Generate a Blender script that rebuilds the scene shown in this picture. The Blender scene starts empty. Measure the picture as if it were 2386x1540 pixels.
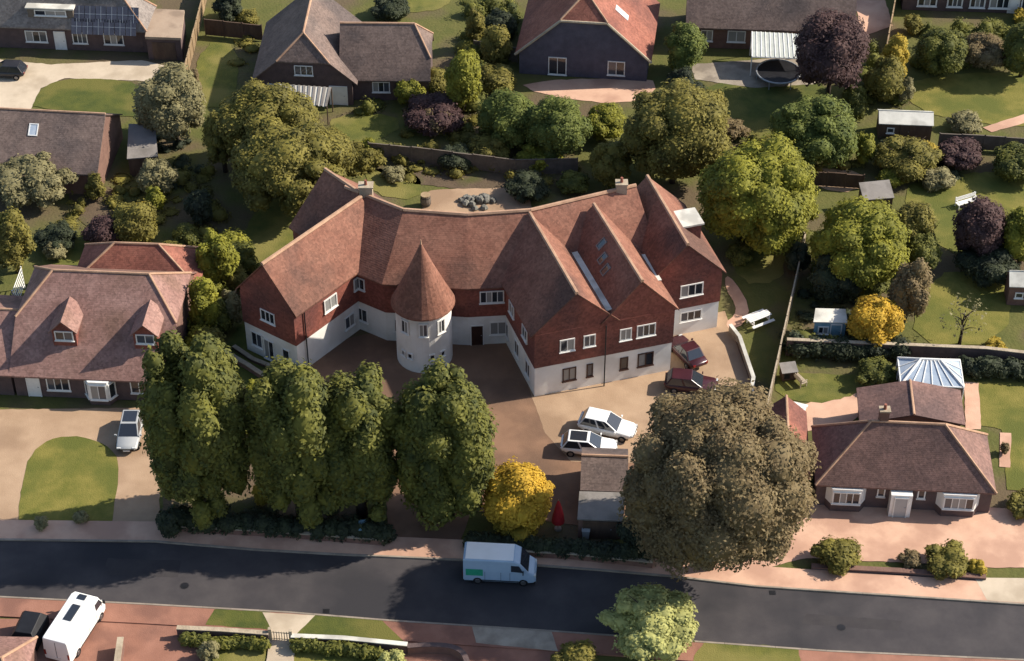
import bpy, math, random
import numpy as np
from mathutils import Vector, Matrix

random.seed(7)
rng = np.random.default_rng(7)
R = math.radians
scene = bpy.context.scene
COL = scene.collection

# ------------------------------------------------------------------ camera, sky, sun, exposure
IW, IH, FPX = 2386.0, 1540.0, 4800.0        # the picture frame the pixel readings below refer to
PITCH, CAMH = R(40.0), 111.0
cam_d = bpy.data.cameras.new('camera'); cam = bpy.data.objects.new('camera', cam_d); COL.objects.link(cam)
cam.location = (0, 0, CAMH); cam.rotation_euler = (math.pi/2 - PITCH, 0, 0)
cam_d.sensor_width = 36.0; cam_d.sensor_fit = 'HORIZONTAL'; cam_d.lens = 36.0*FPX/IW
cam_d.clip_start = 1.0; cam_d.clip_end = 5000.0
scene.camera = cam

SUN_AZ, SUN_EL = R(13.0), R(36.0)           # sun stands to the right, a little beyond the scene
w = bpy.data.worlds.new('World'); scene.world = w; w.use_nodes = True
nt = w.node_tree; bg = nt.nodes['Background']
sky = nt.nodes.new('ShaderNodeTexSky'); sky.sky_type = 'NISHITA'; sky.sun_disc = False
sky.sun_elevation = SUN_EL; sky.sun_rotation = math.pi/2 - SUN_AZ
nt.links.new(sky.outputs[0], bg.inputs[0]); bg.inputs[1].default_value = 0.115
sd = bpy.data.lights.new('sun', 'SUN'); sd.energy = 5.0; sd.angle = R(0.6); sd.color = (1.0, 0.92, 0.80)
so = bpy.data.objects.new('sun', sd); COL.objects.link(so)
sdir = Vector((math.cos(SUN_AZ)*math.cos(SUN_EL), math.sin(SUN_AZ)*math.cos(SUN_EL), math.sin(SUN_EL)))
so.rotation_euler = sdir.to_track_quat('Z', 'Y').to_euler(); so.location = (120, 160, 120)
scene.view_settings.view_transform = 'Standard'; scene.view_settings.look = 'None'
scene.view_settings.exposure = 0.72; scene.view_settings.gamma = 1.0
scene.view_settings.use_curve_mapping = False

# ------------------------------------------------------------------ helpers
def P(u, v, z=0.0):
    """picture point -> world point on the level z"""
    a = (u - IW/2)/FPX; b = (IH/2 - v)/FPX
    c, s = math.cos(PITCH), math.sin(PITCH)
    dx, dy, dz = a, c + b*s, -s + b*c
    t = (z - CAMH)/dz
    return Vector((dx*t, dy*t, z))
def pxm(v, z=0.0):
    a = P(1193, v, z); b = P(1194, v, z); return 1.0/(b-a).length
def hexc(h):
    if not isinstance(h, str):          # plain 0-255 values
        return tuple((c/255.0/12.92 if c/255.0 <= 0.04045 else ((c/255.0+0.055)/1.055)**2.4) for c in h[:3]) + (1.0,)
    h = h.lstrip('#'); o = []
    for i in (0, 2, 4):
        c = int(h[i:i+2], 16)/255.0
        o.append(c/12.92 if c <= 0.04045 else ((c+0.055)/1.055)**2.4)
    return (o[0], o[1], o[2], 1.0)

MATS = {}
def mat(name, c1, c2=None, scale=1.0, rough=0.85, bump=0.0, bscale=20.0, detail=6.0, spec=0.3, c3=None, s3=0.2,
        stretch=None, metallic=0.0, obj_rand=0.0):
    if name in MATS: return MATS[name]
    m = bpy.data.materials.new(name); m.use_nodes = True; MATS[name] = m
    n = m.node_tree; L = n.links; b = n.nodes['Principled BSDF']
    b.inputs['Roughness'].default_value = rough
    b.inputs['Specular IOR Level'].default_value = spec
    b.inputs['Metallic'].default_value = metallic
    kk = 0.92 if name in ('render_white', 'upvc', 'paint_white', 'flat_pale') else 0.74      # base colours are noted a little light
    dim = lambda c: (c[0]*kk, c[1]*kk, c[2]*kk, 1.0)
    col1 = dim(c1 if len(c1) == 4 else hexc(c1))
    if c2 is None:
        b.inputs['Base Color'].default_value = col1; 
    tc = n.nodes.new('ShaderNodeTexCoord'); src = tc.outputs['Object']
    if stretch:
        mp = n.nodes.new('ShaderNodeMapping'); mp.inputs['Scale'].default_value = stretch
        L.new(src, mp.inputs[0]); src = mp.outputs[0]
    if c2 is not None:
        col2 = dim(hexc(c2))
        nz = n.nodes.new('ShaderNodeTexNoise'); nz.inputs['Scale'].default_value = scale
        nz.inputs['Detail'].default_value = detail; nz.inputs['Roughness'].default_value = 0.65
        L.new(src, nz.inputs['Vector'])
        rp = n.nodes.new('ShaderNodeValToRGB'); rp.color_ramp.elements[0].position = 0.36
        rp.color_ramp.elements[1].position = 0.64
        rp.color_ramp.elements[0].color = col1; rp.color_ramp.elements[1].color = col2
        L.new(nz.outputs[0], rp.inputs[0]); out = rp.outputs[0]
        if c3 is not None:
            n3 = n.nodes.new('ShaderNodeTexNoise'); n3.inputs['Scale'].default_value = s3
            n3.inputs['Detail'].default_value = 5.0; L.new(src, n3.inputs['Vector'])
            r3 = n.nodes.new('ShaderNodeValToRGB'); r3.color_ramp.elements[0].position = 0.48
            r3.color_ramp.elements[1].position = 0.62; L.new(n3.outputs[0], r3.inputs[0])
            mx = n.nodes.new('ShaderNodeMix'); mx.data_type = 'RGBA'
            L.new(r3.outputs[0], mx.inputs['Factor']); L.new(out, mx.inputs['A'])
            mx.inputs['B'].default_value = dim(hexc(c3))
            out = mx.outputs['Result']
        if obj_rand:
            oi = n.nodes.new('ShaderNodeObjectInfo'); hs = n.nodes.new('ShaderNodeHueSaturation')
            mr = n.nodes.new('ShaderNodeMapRange'); mr.inputs['To Min'].default_value = 1-obj_rand
            mr.inputs['To Max'].default_value = 1+obj_rand
            L.new(oi.outputs['Random'], mr.inputs[0]); L.new(mr.outputs[0], hs.inputs['Value'])
            L.new(out, hs.inputs['Color']); out = hs.outputs[0]
        L.new(out, b.inputs['Base Color'])
    if bump:
        nb = n.nodes.new('ShaderNodeTexNoise'); nb.inputs['Scale'].default_value = bscale
        nb.inputs['Detail'].default_value = 4.0; L.new(src, nb.inputs['Vector'])
        bp = n.nodes.new('ShaderNodeBump'); bp.inputs['Strength'].default_value = bump; bp.inputs['Distance'].default_value = 0.09
        L.new(nb.outputs[0], bp.inputs['Height']); L.new(bp.outputs[0], b.inputs['Normal'])
    return m

def tile_mat(name, c1, c2, c3, course=0.11):
    """clay tiles: courses by height, blotchy colour, patches of weather"""
    m = mat(name, c1, c2, scale=0.55, rough=0.8, c3=c3, s3=0.16, spec=0.25)
    n = m.node_tree; L = n.links; b = n.nodes['Principled BSDF']
    tc = n.nodes.new('ShaderNodeTexCoord'); sp = n.nodes.new('ShaderNodeSeparateXYZ'); L.new(tc.outputs['Object'], sp.inputs[0])
    mm = n.nodes.new('ShaderNodeMath'); mm.operation = 'MULTIPLY'; mm.inputs[1].default_value = 1.0/course; L.new(sp.outputs[2], mm.inputs[0])
    fr = n.nodes.new('ShaderNodeMath'); fr.operation = 'FRACT'; L.new(mm.outputs[0], fr.inputs[0])
    vo = n.nodes.new('ShaderNodeTexNoise'); vo.inputs['Scale'].default_value = 5.0; vo.inputs['Detail'].default_value = 3; L.new(tc.outputs['Object'], vo.inputs['Vector'])
    ad = n.nodes.new('ShaderNodeMath'); ad.operation = 'ADD'; L.new(fr.outputs[0], ad.inputs[0]); L.new(vo.outputs[0], ad.inputs[1])
    bp = n.nodes.new('ShaderNodeBump'); bp.inputs['Strength'].default_value = 0.45; bp.inputs['Distance'].default_value = 0.035
    L.new(ad.outputs[0], bp.inputs['Height']); L.new(bp.outputs[0], b.inputs['Normal'])
    # fine mottling of single tiles
    old = b.inputs['Base Color'].links[0].from_socket
    vt = n.nodes.new('ShaderNodeTexVoronoi'); vt.inputs['Scale'].default_value = 5.5; L.new(tc.outputs['Object'], vt.inputs['Vector'])
    rr = n.nodes.new('ShaderNodeSeparateColor'); L.new(vt.outputs['Color'], rr.inputs[0])
    mr = n.nodes.new('ShaderNodeMapRange'); mr.inputs['To Min'].default_value = 0.78; mr.inputs['To Max'].default_value = 1.2; L.new(rr.outputs[0], mr.inputs[0])
    hs = n.nodes.new('ShaderNodeHueSaturation'); L.new(old, hs.inputs['Color']); L.new(mr.outputs[0], hs.inputs['Value'])
    L.new(hs.outputs[0], b.inputs['Base Color'])
    return m

def leaf_mat(name, c1, c2, c3=None, rough=0.7):
    m = bpy.data.materials.new(name); m.use_nodes = True; MATS[name] = m
    n = m.node_tree; L = n.links; b = n.nodes['Principled BSDF']; b.inputs['Roughness'].default_value = rough
    b.inputs['Specular IOR Level'].default_value = 0.2
    ge = n.nodes.new('ShaderNodeNewGeometry')
    tc = n.nodes.new('ShaderNodeTexCoord')
    nz = n.nodes.new('ShaderNodeTexNoise'); nz.inputs['Scale'].default_value = 0.55; nz.inputs['Detail'].default_value = 3
    L.new(tc.outputs['Object'], nz.inputs['Vector'])
    ad = n.nodes.new('ShaderNodeMath'); ad.operation = 'MULTIPLY_ADD'; ad.inputs[1].default_value = 0.45; 
    L.new(ge.outputs['Random Per Island'], ad.inputs[0]); 
    sc = n.nodes.new('ShaderNodeMath'); sc.operation = 'MULTIPLY_ADD'; sc.inputs[1].default_value = 1.3; sc.inputs[2].default_value = -0.38
    L.new(nz.outputs[0], sc.inputs[0]); L.new(sc.outputs[0], ad.inputs[2])
    rp = n.nodes.new('ShaderNodeValToRGB'); rp.color_ramp.elements[0].position = 0.15; rp.color_ramp.elements[1].position = 0.85
    rp.color_ramp.elements[0].color = hexc(c1); rp.color_ramp.elements[1].color = hexc(c2)
    if c3:
        e = rp.color_ramp.elements.new(0.97); e.color = hexc(c3)
    L.new(ad.outputs[0], rp.inputs[0])
    L.new(rp.outputs[0], b.inputs['Base Color'])
    tr = n.nodes.new('ShaderNodeBsdfTranslucent'); L.new(rp.outputs[0], tr.inputs[0])
    mx = n.nodes.new('ShaderNodeMixShader'); mx.inputs[0].default_value = 0.25
    L.new(b.outputs[0], mx.inputs[1]); L.new(tr.outputs[0], mx.inputs[2])
    L.new(mx.outputs[0], n.nodes['Material Output'].inputs[0])
    return m

def tag(o, label=None, cat=None, group=None, kind=None):
    if label: o['label'] = label
    if cat: o['category'] = cat
    if group: o['group'] = group
    if kind: o['kind'] = kind
    return o
def empty(name, loc, rz=0.0):
    o = bpy.data.objects.new(name, None); COL.objects.link(o); o.location = loc; o.rotation_euler = (0, 0, rz)
    o.empty_display_size = 0.3
    return o
def thing(name, label, cat, loc, rz=0.0, group=None):
    return tag(empty(name, loc, rz), label, cat, group)

class MB:
    """collects shapes in world (or local) coordinates, builds ONE mesh object"""
    def __init__(s): s.v = []; s.f = []
    def poly(s, pts):
        i = len(s.v); s.v += [tuple(p) for p in pts]; s.f.append(list(range(i, i+len(pts)))); return s
    def prism(s, pts, vec):
        """closed solid: polygon pts swept by vec"""
        vec = Vector(vec); pts = [Vector(p) for p in pts]; n = len(pts); i = len(s.v)
        s.v += [tuple(p) for p in pts] + [tuple(p+vec) for p in pts]
        s.f.append(list(range(i, i+n))[::-1]); s.f.append(list(range(i+n, i+2*n)))
        for k in range(n):
            j = (k+1) % n; s.f.append([i+k, i+j, i+n+j, i+n+k])
        return s
    def box(s, lo, hi):
        x0, y0, z0 = lo; x1, y1, z1 = hi
        return s.prism([(x0,y0,z0),(x1,y0,z0),(x1,y1,z0),(x0,y1,z0)], (0,0,z1-z0))
    def obox(s, o, ex, ey, ez):
        o = Vector(o); ex = Vector(ex); ey = Vector(ey)
        return s.prism([o, o+ex, o+ex+ey, o+ey], ez)
    def tube(s, a, b, r0, r1=None, seg=8):
        r1 = r0 if r1 is None else r1
        a = Vector(a); b = Vector(b); d = (b-a)
        if d.length < 1e-6: return s
        q = d.to_track_quat('Z', 'Y'); i = len(s.v)
        for p, r in ((a, r0), (b, r1)):
            for k in range(seg):
                t = 2*math.pi*k/seg; s.v.append(tuple(p + q @ Vector((r*math.cos(t), r*math.sin(t), 0))))
        for k in range(seg):
            j = (k+1) % seg; s.f.append([i+k, i+j, i+seg+j, i+seg+k])
        s.f.append([i+k for k in range(seg)][::-1]); s.f.append([i+seg+k for k in range(seg)])
        return s
    def rings(s, rings, cap=True):
        """loft of equal-length point rings"""
        n = len(rings[0]); i = len(s.v)
        for r in rings: s.v += [tuple(p) for p in r]
        for a in range(len(rings)-1):
            for k in range(n):
                j = (k+1) % n; s.f.append([i+a*n+k, i+a*n+j, i+(a+1)*n+j, i+(a+1)*n+k])
        if cap:
            s.f.append([i+k for k in range(n)][::-1]); b = i+(len(rings)-1)*n; s.f.append([b+k for k in range(n)])
        return s
    def build(s, name, m, parent=None, off=None, smooth=False, bevel=0.0):
        off = Vector(off) if off is not None else (root_off(parent) if parent is not None else Vector((0,0,0)))
        me = bpy.data.meshes.new(name)
        me.from_pydata([tuple(Vector(p)-off) for p in s.v], [], s.f); me.validate()
        import bmesh
        bm = bmesh.new(); bm.from_mesh(me); bmesh.ops.recalc_face_normals(bm, faces=bm.faces)
        if bevel:
            bmesh.ops.remove_doubles(bm, verts=bm.verts, dist=1e-5)
            bmesh.ops.bevel(bm, geom=[e for e in bm.edges if e.is_manifold and e.calc_face_angle(0) > 0.5], offset=bevel, segments=2, affect='EDGES', profile=0.6)
        bm.to_mesh(me); bm.free()
        if smooth:
            for p in me.polygons: p.use_smooth = True
        me.materials.append(m)
        o = bpy.data.objects.new(name, me); COL.objects.link(o)
        if parent is not None: o.parent = parent
        return o
def root_off(o):
    v = Vector((0,0,0))
    while o is not None:
        v += o.location; o = o.parent
    return v

# ------------------------------------------------------------------ materials
tile_mat('roof_main', (136, 91, 74), (153, 107, 88), (104, 76, 66))
tile_mat('tile_hung', (142, 84, 73), (160, 97, 82), (118, 76, 70))
tile_mat('roof_left', (146, 110, 100), (164, 128, 117), (128, 98, 84))
tile_mat('roof_right', (122, 94, 86), (144, 110, 100), (104, 82, 78))
tile_mat('roof_brown', (116, 98, 90), (136, 116, 106), (98, 86, 82))
tile_mat('roof_grey', (128, 118, 112), (152, 142, 134), (104, 98, 94))
tile_mat('roof_red', (144, 88, 72), (164, 106, 88), (122, 78, 68))
mat('ridge', '#cba486', '#b08a70', scale=1.2, rough=0.85, bump=0.3)
mat('render_white', (236, 233, 226), (226, 222, 214), scale=0.5, rough=0.85, bump=0.15, c3=(214, 209, 200), s3=0.35)
mat('brick', '#8a6a5c', '#775a50', scale=1.4, rough=0.9, bump=0.3, bscale=9)
mat('brick_slate', '#696470', '#5b5661', scale=1.2, rough=0.9, bump=0.3, bscale=9)
mat('brick_dark', '#6f5c58', '#5f4f4d', scale=1.2, rough=0.9, bump=0.3, bscale=9)
mat('upvc', '#e8e6e0', '#dcd9d2', scale=2.0, rough=0.4, spec=0.5)
mat('glass', (0.03, 0.035, 0.045, 1), rough=0.07, spec=0.8)
mat('glass_mid', (0.09, 0.10, 0.12, 1), rough=0.1, spec=0.7)
mat('glass_curtain', (0.34, 0.33, 0.31, 1), rough=0.25, spec=0.5)
mat('door_dark', '#4a3028', '#3b2620', scale=2, rough=0.5)
mat('felt_grey', '#9a938c', '#8b847e', scale=0.8, rough=0.9, c3='#7c766f', s3=0.5, bump=0.2)
mat('felt_tan', '#b8a18a', '#a8917b', scale=0.6, rough=0.9, c3='#98836f', s3=0.5, bump=0.2)
mat('flat_pale', '#d8d4c8', '#c2beb3', scale=0.7, rough=0.8, c3='#aeaaa0', s3=0.6)
mat('poly_ribbed', '#d5d8cf', '#bfc3ba', scale=0.9, rough=0.5)
mat('wood_pale', '#b39a78', '#947b5d', scale=1.8, rough=0.85, stretch=(1, 1, 0.25), bump=0.3, obj_rand=0.12)
mat('wood_dark', '#6b5646', '#57453a', scale=1.6, rough=0.9, stretch=(1, 1, 0.25), bump=0.3, obj_rand=0.12)
mat('wood_grey', '#807468', '#6a6056', scale=1.6, rough=0.9, bump=0.3, obj_rand=0.1)
mat('stone_pale', '#c3b39a', '#a7967f', scale=1.3, rough=0.9, bump=0.4, bscale=6)
mat('concrete', '#b7aa98', '#9d9080', scale=0.7, rough=0.9, bump=0.2, c3='#8a7e70', s3=0.4)
mat('black_plastic', '#26262a', '#1d1d20', scale=2, rough=0.5)
mat('tyre', '#17171a', '#202022', scale=4, rough=0.85)
mat('rim', '#9a9a9c', '#7f7f82', scale=3, rough=0.35, metallic=0.8)
mat('paint_white', '#eceae6', '#e4e2dd', scale=0.8, rough=0.3, spec=0.5)
mat('paint_maroon', (66, 30, 36), (76, 38, 44), scale=0.8, rough=0.3, spec=0.5)
mat('paint_dark', '#2b2b2e', '#36353a', scale=0.8, rough=0.3, spec=0.5)
mat('paint_silver', '#b9bab9', '#aeb0b0', scale=0.8, rough=0.32, spec=0.5)
mat('paint_brown', '#5a4a42', '#675549', scale=0.8, rough=0.35, spec=0.5)
mat('lamp_clear', '#d8d8d4', rough=0.15, spec=0.7)
mat('lamp_red', '#8a1a18', rough=0.2, spec=0.6)
mat('solar', '#4a4a55', '#5a5a66', scale=1.5, rough=0.45, spec=0.4)
mat('alu', '#b9bbbd', '#a6a8aa', scale=2, rough=0.4, metallic=0.3)
mat('asphalt', (68, 64, 66), (82, 77, 77), scale=0.35, rough=0.92, bump=0.25, bscale=30, c3=(56, 54, 57), s3=0.12, detail=9)
mat('asphalt_patch', (62, 58, 60), (70, 66, 66), scale=0.9, rough=0.92, bump=0.25, bscale=30)
mat('kerb', '#a79a8a', '#8f8375', scale=0.9, rough=0.9, obj_rand=0.1)
mat('paving_pink', (226, 184, 156), (212, 168, 142), scale=0.5, rough=0.9, bump=0.2, c3=(196, 154, 130), s3=0.25, detail=9)
mat('paving_red', '#ab7a66', '#9c6d5a', scale=0.5, rough=0.9, bump=0.25, bscale=12, c3='#8b6253', s3=0.3)
mat('paving_tan', '#c0a284', '#b09275', scale=0.35, rough=0.92, bump=0.25, bscale=14, c3='#a3866b', s3=0.18)
mat('paving_brown', (150, 116, 92), (136, 104, 82), scale=0.3, rough=0.92, bump=0.25, bscale=14, c3=(118, 92, 74), s3=0.15, detail=9)
mat('paving_pale', '#d9c7ae', '#c9b79f', scale=0.4, rough=0.92, bump=0.2, c3='#b9a78f', s3=0.2)
mat('lawn', (88, 94, 40), (116, 114, 50), scale=0.7, rough=0.95, bump=0.5, bscale=9, c3=(132, 124, 66), s3=0.2, detail=10)
mat('lawn_dark', (74, 84, 36), (96, 100, 42), scale=0.7, rough=0.95, bump=0.5, bscale=9, c3=(112, 108, 52), s3=0.25, detail=10)
mat('lawn_dry', (108, 108, 44), (138, 128, 62), scale=0.6, rough=0.95, bump=0.5, bscale=9, c3=(98, 102, 42), s3=0.22, detail=10)
mat('soil', '#5e4f3e', '#6e5d49', scale=0.7, rough=0.97, bump=0.6, bscale=5, c3='#55562c', s3=0.22, detail=9)
mat('ground', '#5c5f2d', '#6b6836', scale=0.5, rough=0.97, bump=0.7, bscale=4, c3='#6a5b44', s3=0.13, detail=9)
mat('bark', '#4d4035', '#3b3129', scale=3, rough=0.95, bump=0.5)
mat('rock', '#8d8a80', '#6d6a62', scale=1.2, rough=0.95, bump=0.5, bscale=5)
mat('water', (0.02, 0.03, 0.03, 1), rough=0.08, spec=0.6)
mat('red_cloth', '#b5262a', '#9c1f24', scale=2, rough=0.8)
mat('blue_box', '#8fb3c2', '#7ba1b2', scale=1.5, rough=0.5)
mat('sign_green', '#2f9a78', '#3aa583', scale=3, rough=0.4)
mat('van_shade_blue', '#a9c0d6', '#9db6ce', scale=0.8, rough=0.3, spec=0.5)  # blue shade on the van's side is put into the body colour
leaf_mat('leaf_olive', (82, 78, 38), (134, 124, 58), (148, 138, 70))
leaf_mat('leaf_green', (66, 78, 38), (114, 120, 56), (130, 136, 68))
leaf_mat('leaf_deep', (64, 70, 36), (116, 114, 50), (130, 126, 60))
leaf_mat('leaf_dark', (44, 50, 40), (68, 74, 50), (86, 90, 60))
leaf_mat('leaf_lime', (92, 94, 36), (146, 142, 50), (164, 158, 60))
leaf_mat('leaf_yellow', (138, 120, 44), (180, 154, 58), (194, 168, 74))
leaf_mat('leaf_gold', (158, 128, 44), (204, 166, 56), (216, 178, 70))
leaf_mat('leaf_khaki', (108, 102, 70), (142, 134, 96), (158, 150, 112))
leaf_mat('leaf_brown', (104, 88, 62), (132, 116, 82), (146, 130, 98))
leaf_mat('leaf_purple', (68, 50, 50), (92, 70, 66), (106, 84, 74))
leaf_mat('leaf_pale', (136, 136, 82), (186, 184, 114), (206, 204, 146))
# ------------------------------------------------------------------ foliage
def ico(sub):
    import bmesh
    bm = bmesh.new(); bmesh.ops.create_icosphere(bm, subdivisions=sub, radius=1.0)
    v = np.array([x.co[:] for x in bm.verts]); f = np.array([[q.index for q in p.verts] for p in bm.faces]); bm.free()
    return v, f
ICO_V, ICO_F = ico(2)
def lump(d, seed, amp=0.20):
    """cheap smooth noise on directions"""
    r = np.random.default_rng(seed); o = np.zeros(len(d))
    for k in range(6):
        a = r.normal(size=3)*(1.6+0.7*k); o += np.sin(d@a + r.uniform(0, 6.28))/(1+0.5*k)
    return 1.0 + amp*o/1.8
def foliage_obj(name, blobs, m, parent, off, density=16.0, leaf=0.30, seed=0, core=0.92, flat=0.55, zmin=0.03):
    """blobs: array (n,6) centre+radii in world coords -> one mesh of leaf-sized faces round a lumpy core"""
    r = np.random.default_rng(seed); B = np.asarray(blobs, float); V = []; F = []; base = 0
    quadV = []; 
    for i, b in enumerate(B):
        c, rad = b[:3], b[3:]
        area = 4*math.pi*((rad[0]*rad[1])**1.6+(rad[0]*rad[2])**1.6+(rad[1]*rad[2])**1.6)**(1/1.6)/3**(1/1.6)
        n = max(12, int(area*density))
        d = r.normal(size=(n, 3)); d /= np.linalg.norm(d, axis=1)[:, None]
        d = d[d[:, 2] > -0.75]
        fac = lump(d, seed*31+i)*np.where(r.uniform(size=len(d)) < 0.13, r.uniform(1.04, 1.17, len(d)), r.uniform(0.93, 1.06, len(d)))
        p = c + d*rad*fac[:, None]
        keep = p[:, 2] > zmin
        for j, o in enumerate(B):
            if j == i: continue
            q = (p-o[:3])/o[3:]; keep &= (q*q).sum(1) > 0.66
        p = p[keep]; d = d[keep]
        if len(p) == 0: continue
        nrm = d/rad; nrm /= np.linalg.norm(nrm, axis=1)[:, None]
        nrm = nrm + np.array([0.0, 0.0, 0.75]) + r.normal(size=nrm.shape)*flat; nrm /= np.linalg.norm(nrm, axis=1)[:, None]
        t = np.cross(nrm, r.normal(size=nrm.shape)); t /= np.linalg.norm(t, axis=1)[:, None]
        s = np.cross(nrm, t); L = leaf*r.uniform(0.55, 1.35, len(p))[:, None]; W = L*r.uniform(0.5, 0.85, len(p))[:, None]
        q = np.stack([p - t*L*0.6, p + s*W*0.5 + nrm*L*0.10, p + t*L*0.6, p - s*W*0.5 + nrm*L*0.10], 1)
        quadV.append(q.reshape(-1, 3))
    Q = np.concatenate(quadV); nq = len(Q)//4
    # the shaded inside of the crown
    CV = []; CF = []; o0 = len(Q)
    if core:
        for i, b in enumerate(B):
            vv = b[:3] + ICO_V*b[3:]*core*lump(ICO_V, seed*31+i)[:, None]
            vv[:, 2] = np.maximum(vv[:, 2], zmin)
            CV.append(vv); CF.append(ICO_F + o0); o0 += len(vv)
    allv = np.concatenate([Q]+CV) - np.array(off)
    nt_ = sum(len(x) for x in CF)
    me = bpy.data.meshes.new(name)
    me.vertices.add(len(allv)); me.vertices.foreach_set('co', allv.astype(np.float32).ravel())
    loops = np.concatenate([np.arange(nq*4)] + [x.ravel() for x in CF]).astype(np.int32)
    me.loops.add(len(loops)); me.loops.foreach_set('vertex_index', loops)
    starts = np.concatenate([np.arange(nq)*4, nq*4+np.arange(nt_)*3]).astype(np.int32)
    me.polygons.add(nq+nt_); me.polygons.foreach_set('loop_start', starts)
    me.update(calc_edges=True); me.validate()
    me.materials.append(m)
    o = bpy.data.objects.new(name, me); COL.objects.link(o)
    if parent is not None: o.parent = parent
    return o

def crown_blobs(c, rad, n, seed, size=0.42, col=1.0):
    """clumps spread over an ellipsoid crown"""
    r = np.random.default_rng(seed); out = [(*c, rad[0]*0.66, rad[1]*0.66, rad[2]*0.7)]
    for k in range(n):
        z = 1 - (1.75 if col == 1 else 1.9)*(k+0.5)/n; a = k*2.399 + r.uniform(-0.5, 0.5); q = max(0, 1-z*z)**(0.5*col)
        s = size*r.uniform(0.55, 1.35); f = (1-s*0.85)*r.uniform(0.84, 1.12)
        m = min(rad)*0.5 + 0.5*np.array(rad)
        out.append((c[0]+rad[0]*f*q*math.cos(a), c[1]+rad[1]*f*q*math.sin(a), c[2]+rad[2]*f*z, m[0]*s, m[1]*s, m[2]*s*0.95))
    return out

def trunk_obj(root, base, top, r0, seed, limbs=5, spread=2.0, m='bark'):
    r = random.Random(seed); mb = MB(); base = Vector(base); top = Vector(top)
    pts = [base + (top-base)*t + Vector((r.uniform(-.12,.12), r.uniform(-.12,.12), 0))*(0 if t == 0 else 1) for t in (0, .3, .6, 1)]
    for i in range(3): mb.tube(pts[i], pts[i+1], r0*(1-.25*i), r0*(1-.25*(i+1)), 8)
    for k in range(limbs):
        a = k*2.4 + r.uniform(-.4, .4); s = pts[1].lerp(pts[3], r.uniform(.1, .95))
        e = s + Vector((math.cos(a)*spread, math.sin(a)*spread, spread*r.uniform(.5, 1.0)))
        mid = s.lerp(e, .5) + Vector((0, 0, spread*.12))
        mb.tube(s, mid, r0*.4, r0*.26, 6); mb.tube(mid, e, r0*.26, r0*.08, 6)
    return mb.build('trunk', MATS[m], root, smooth=True)

TSEED = [100]
def tree(bbox, m, label, name='tree', cat='tree', trunk=1.0, n=18, size=0.42, density=None, leaf=None, group=None,
         rz=None, core=0.92, limbs=5, flat=0.42, ry=None, col=1.0):
    """bbox: the crown's outline in the picture; trunk: clear height under the crown.
    The crown stands on the ground: its depth comes from its base, its height from the outline's height."""
    u0, v0, u1, v1 = bbox; TSEED[0] += 1; sd_ = TSEED[0]
    uc = (u0+u1)/2; vc = (v0+v1)/2
    zc = trunk + 2.5
    for _ in range(12):
        k = pxm(vc, zc); rx = (u1-u0)/2/k; ryy = rx if ry is None else ry
        hv = (v1-v0)/2/k
        e = hv*hv - (ryy*math.sin(PITCH))**2
        rzz = rz if rz is not None else math.sqrt(max(e, (0.45*rx*math.cos(PITCH))**2))/math.cos(PITCH)
        zc = trunk + rzz*0.92
    c = P(uc, vc, zc); base = Vector((c.x, c.y, 0))
    root = thing(name, label, cat, base, group=group)
    bl = crown_blobs(c, (rx, ryy, rzz), n, sd_, size, col)
    big = max(rx, rzz)
    lf = leaf or (0.17 + 0.020*min(big, 6)); dn = density or (1.9/(lf*lf))
    foliage_obj('crown', bl, MATS[m], root, base, dn, lf, sd_, core, flat)
    if cat == 'tree':
        trunk_obj(root, base, Vector((c.x, c.y, zc + rzz*0.35)), 0.05+0.055*big, sd_, limbs, rx*0.55)
    else:
        mb = MB()
        for k in range(3):
            a = k*2.1; mb.tube(base, base+Vector((math.cos(a)*rx*.4, math.sin(a)*rx*.4, zc*0.9)), .05, .02, 5)
        mb.build('stem', MATS['bark'], root)
    return root
def bush(bbox, m, label, n=9, **k):
    k.setdefault('size', 0.5); k.setdefault('trunk', 0.0)
    return tree(bbox, m, label, k.pop('name', 'bush'), 'bush', n=n, **k)

def hedge(pts, width, height, m, label, name='hedge', zs=0.0, step=None, group=None, leaf=0.24):
    """pts: picture points of the hedge's foot line"""
    TSEED[0] += 1; sd_ = TSEED[0]; r = np.random.default_rng(sd_)
    W = [P(*p) for p in pts]; base = W[0].copy(); root = thing(name, label, 'hedge', base, group=group)
    bl = []; step = step or width*0.55
    for a, b in zip(W[:-1], W[1:]):
        L = (b-a).length; n = max(1, int(L/step))
        for i in range(n+1):
            p = a.lerp(b, i/n); h = height*r.uniform(.82, 1.12)
            bl.append((p.x+r.uniform(-.12,.12)*width, p.y+r.uniform(-.12,.12)*width, h*0.5, width*.58*r.uniform(.85,1.15), width*.58*r.uniform(.85,1.15), h*0.52))
    foliage_obj('foliage', bl, MATS[m], root, base, 1.9/(leaf*leaf), leaf, sd_)
    mb = MB()
    for p in W: mb.tube(p, p+Vector((0,0,height*.7)), .05, .03, 5)
    mb.build('stem', MATS['bark'], root)
    return root

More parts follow.
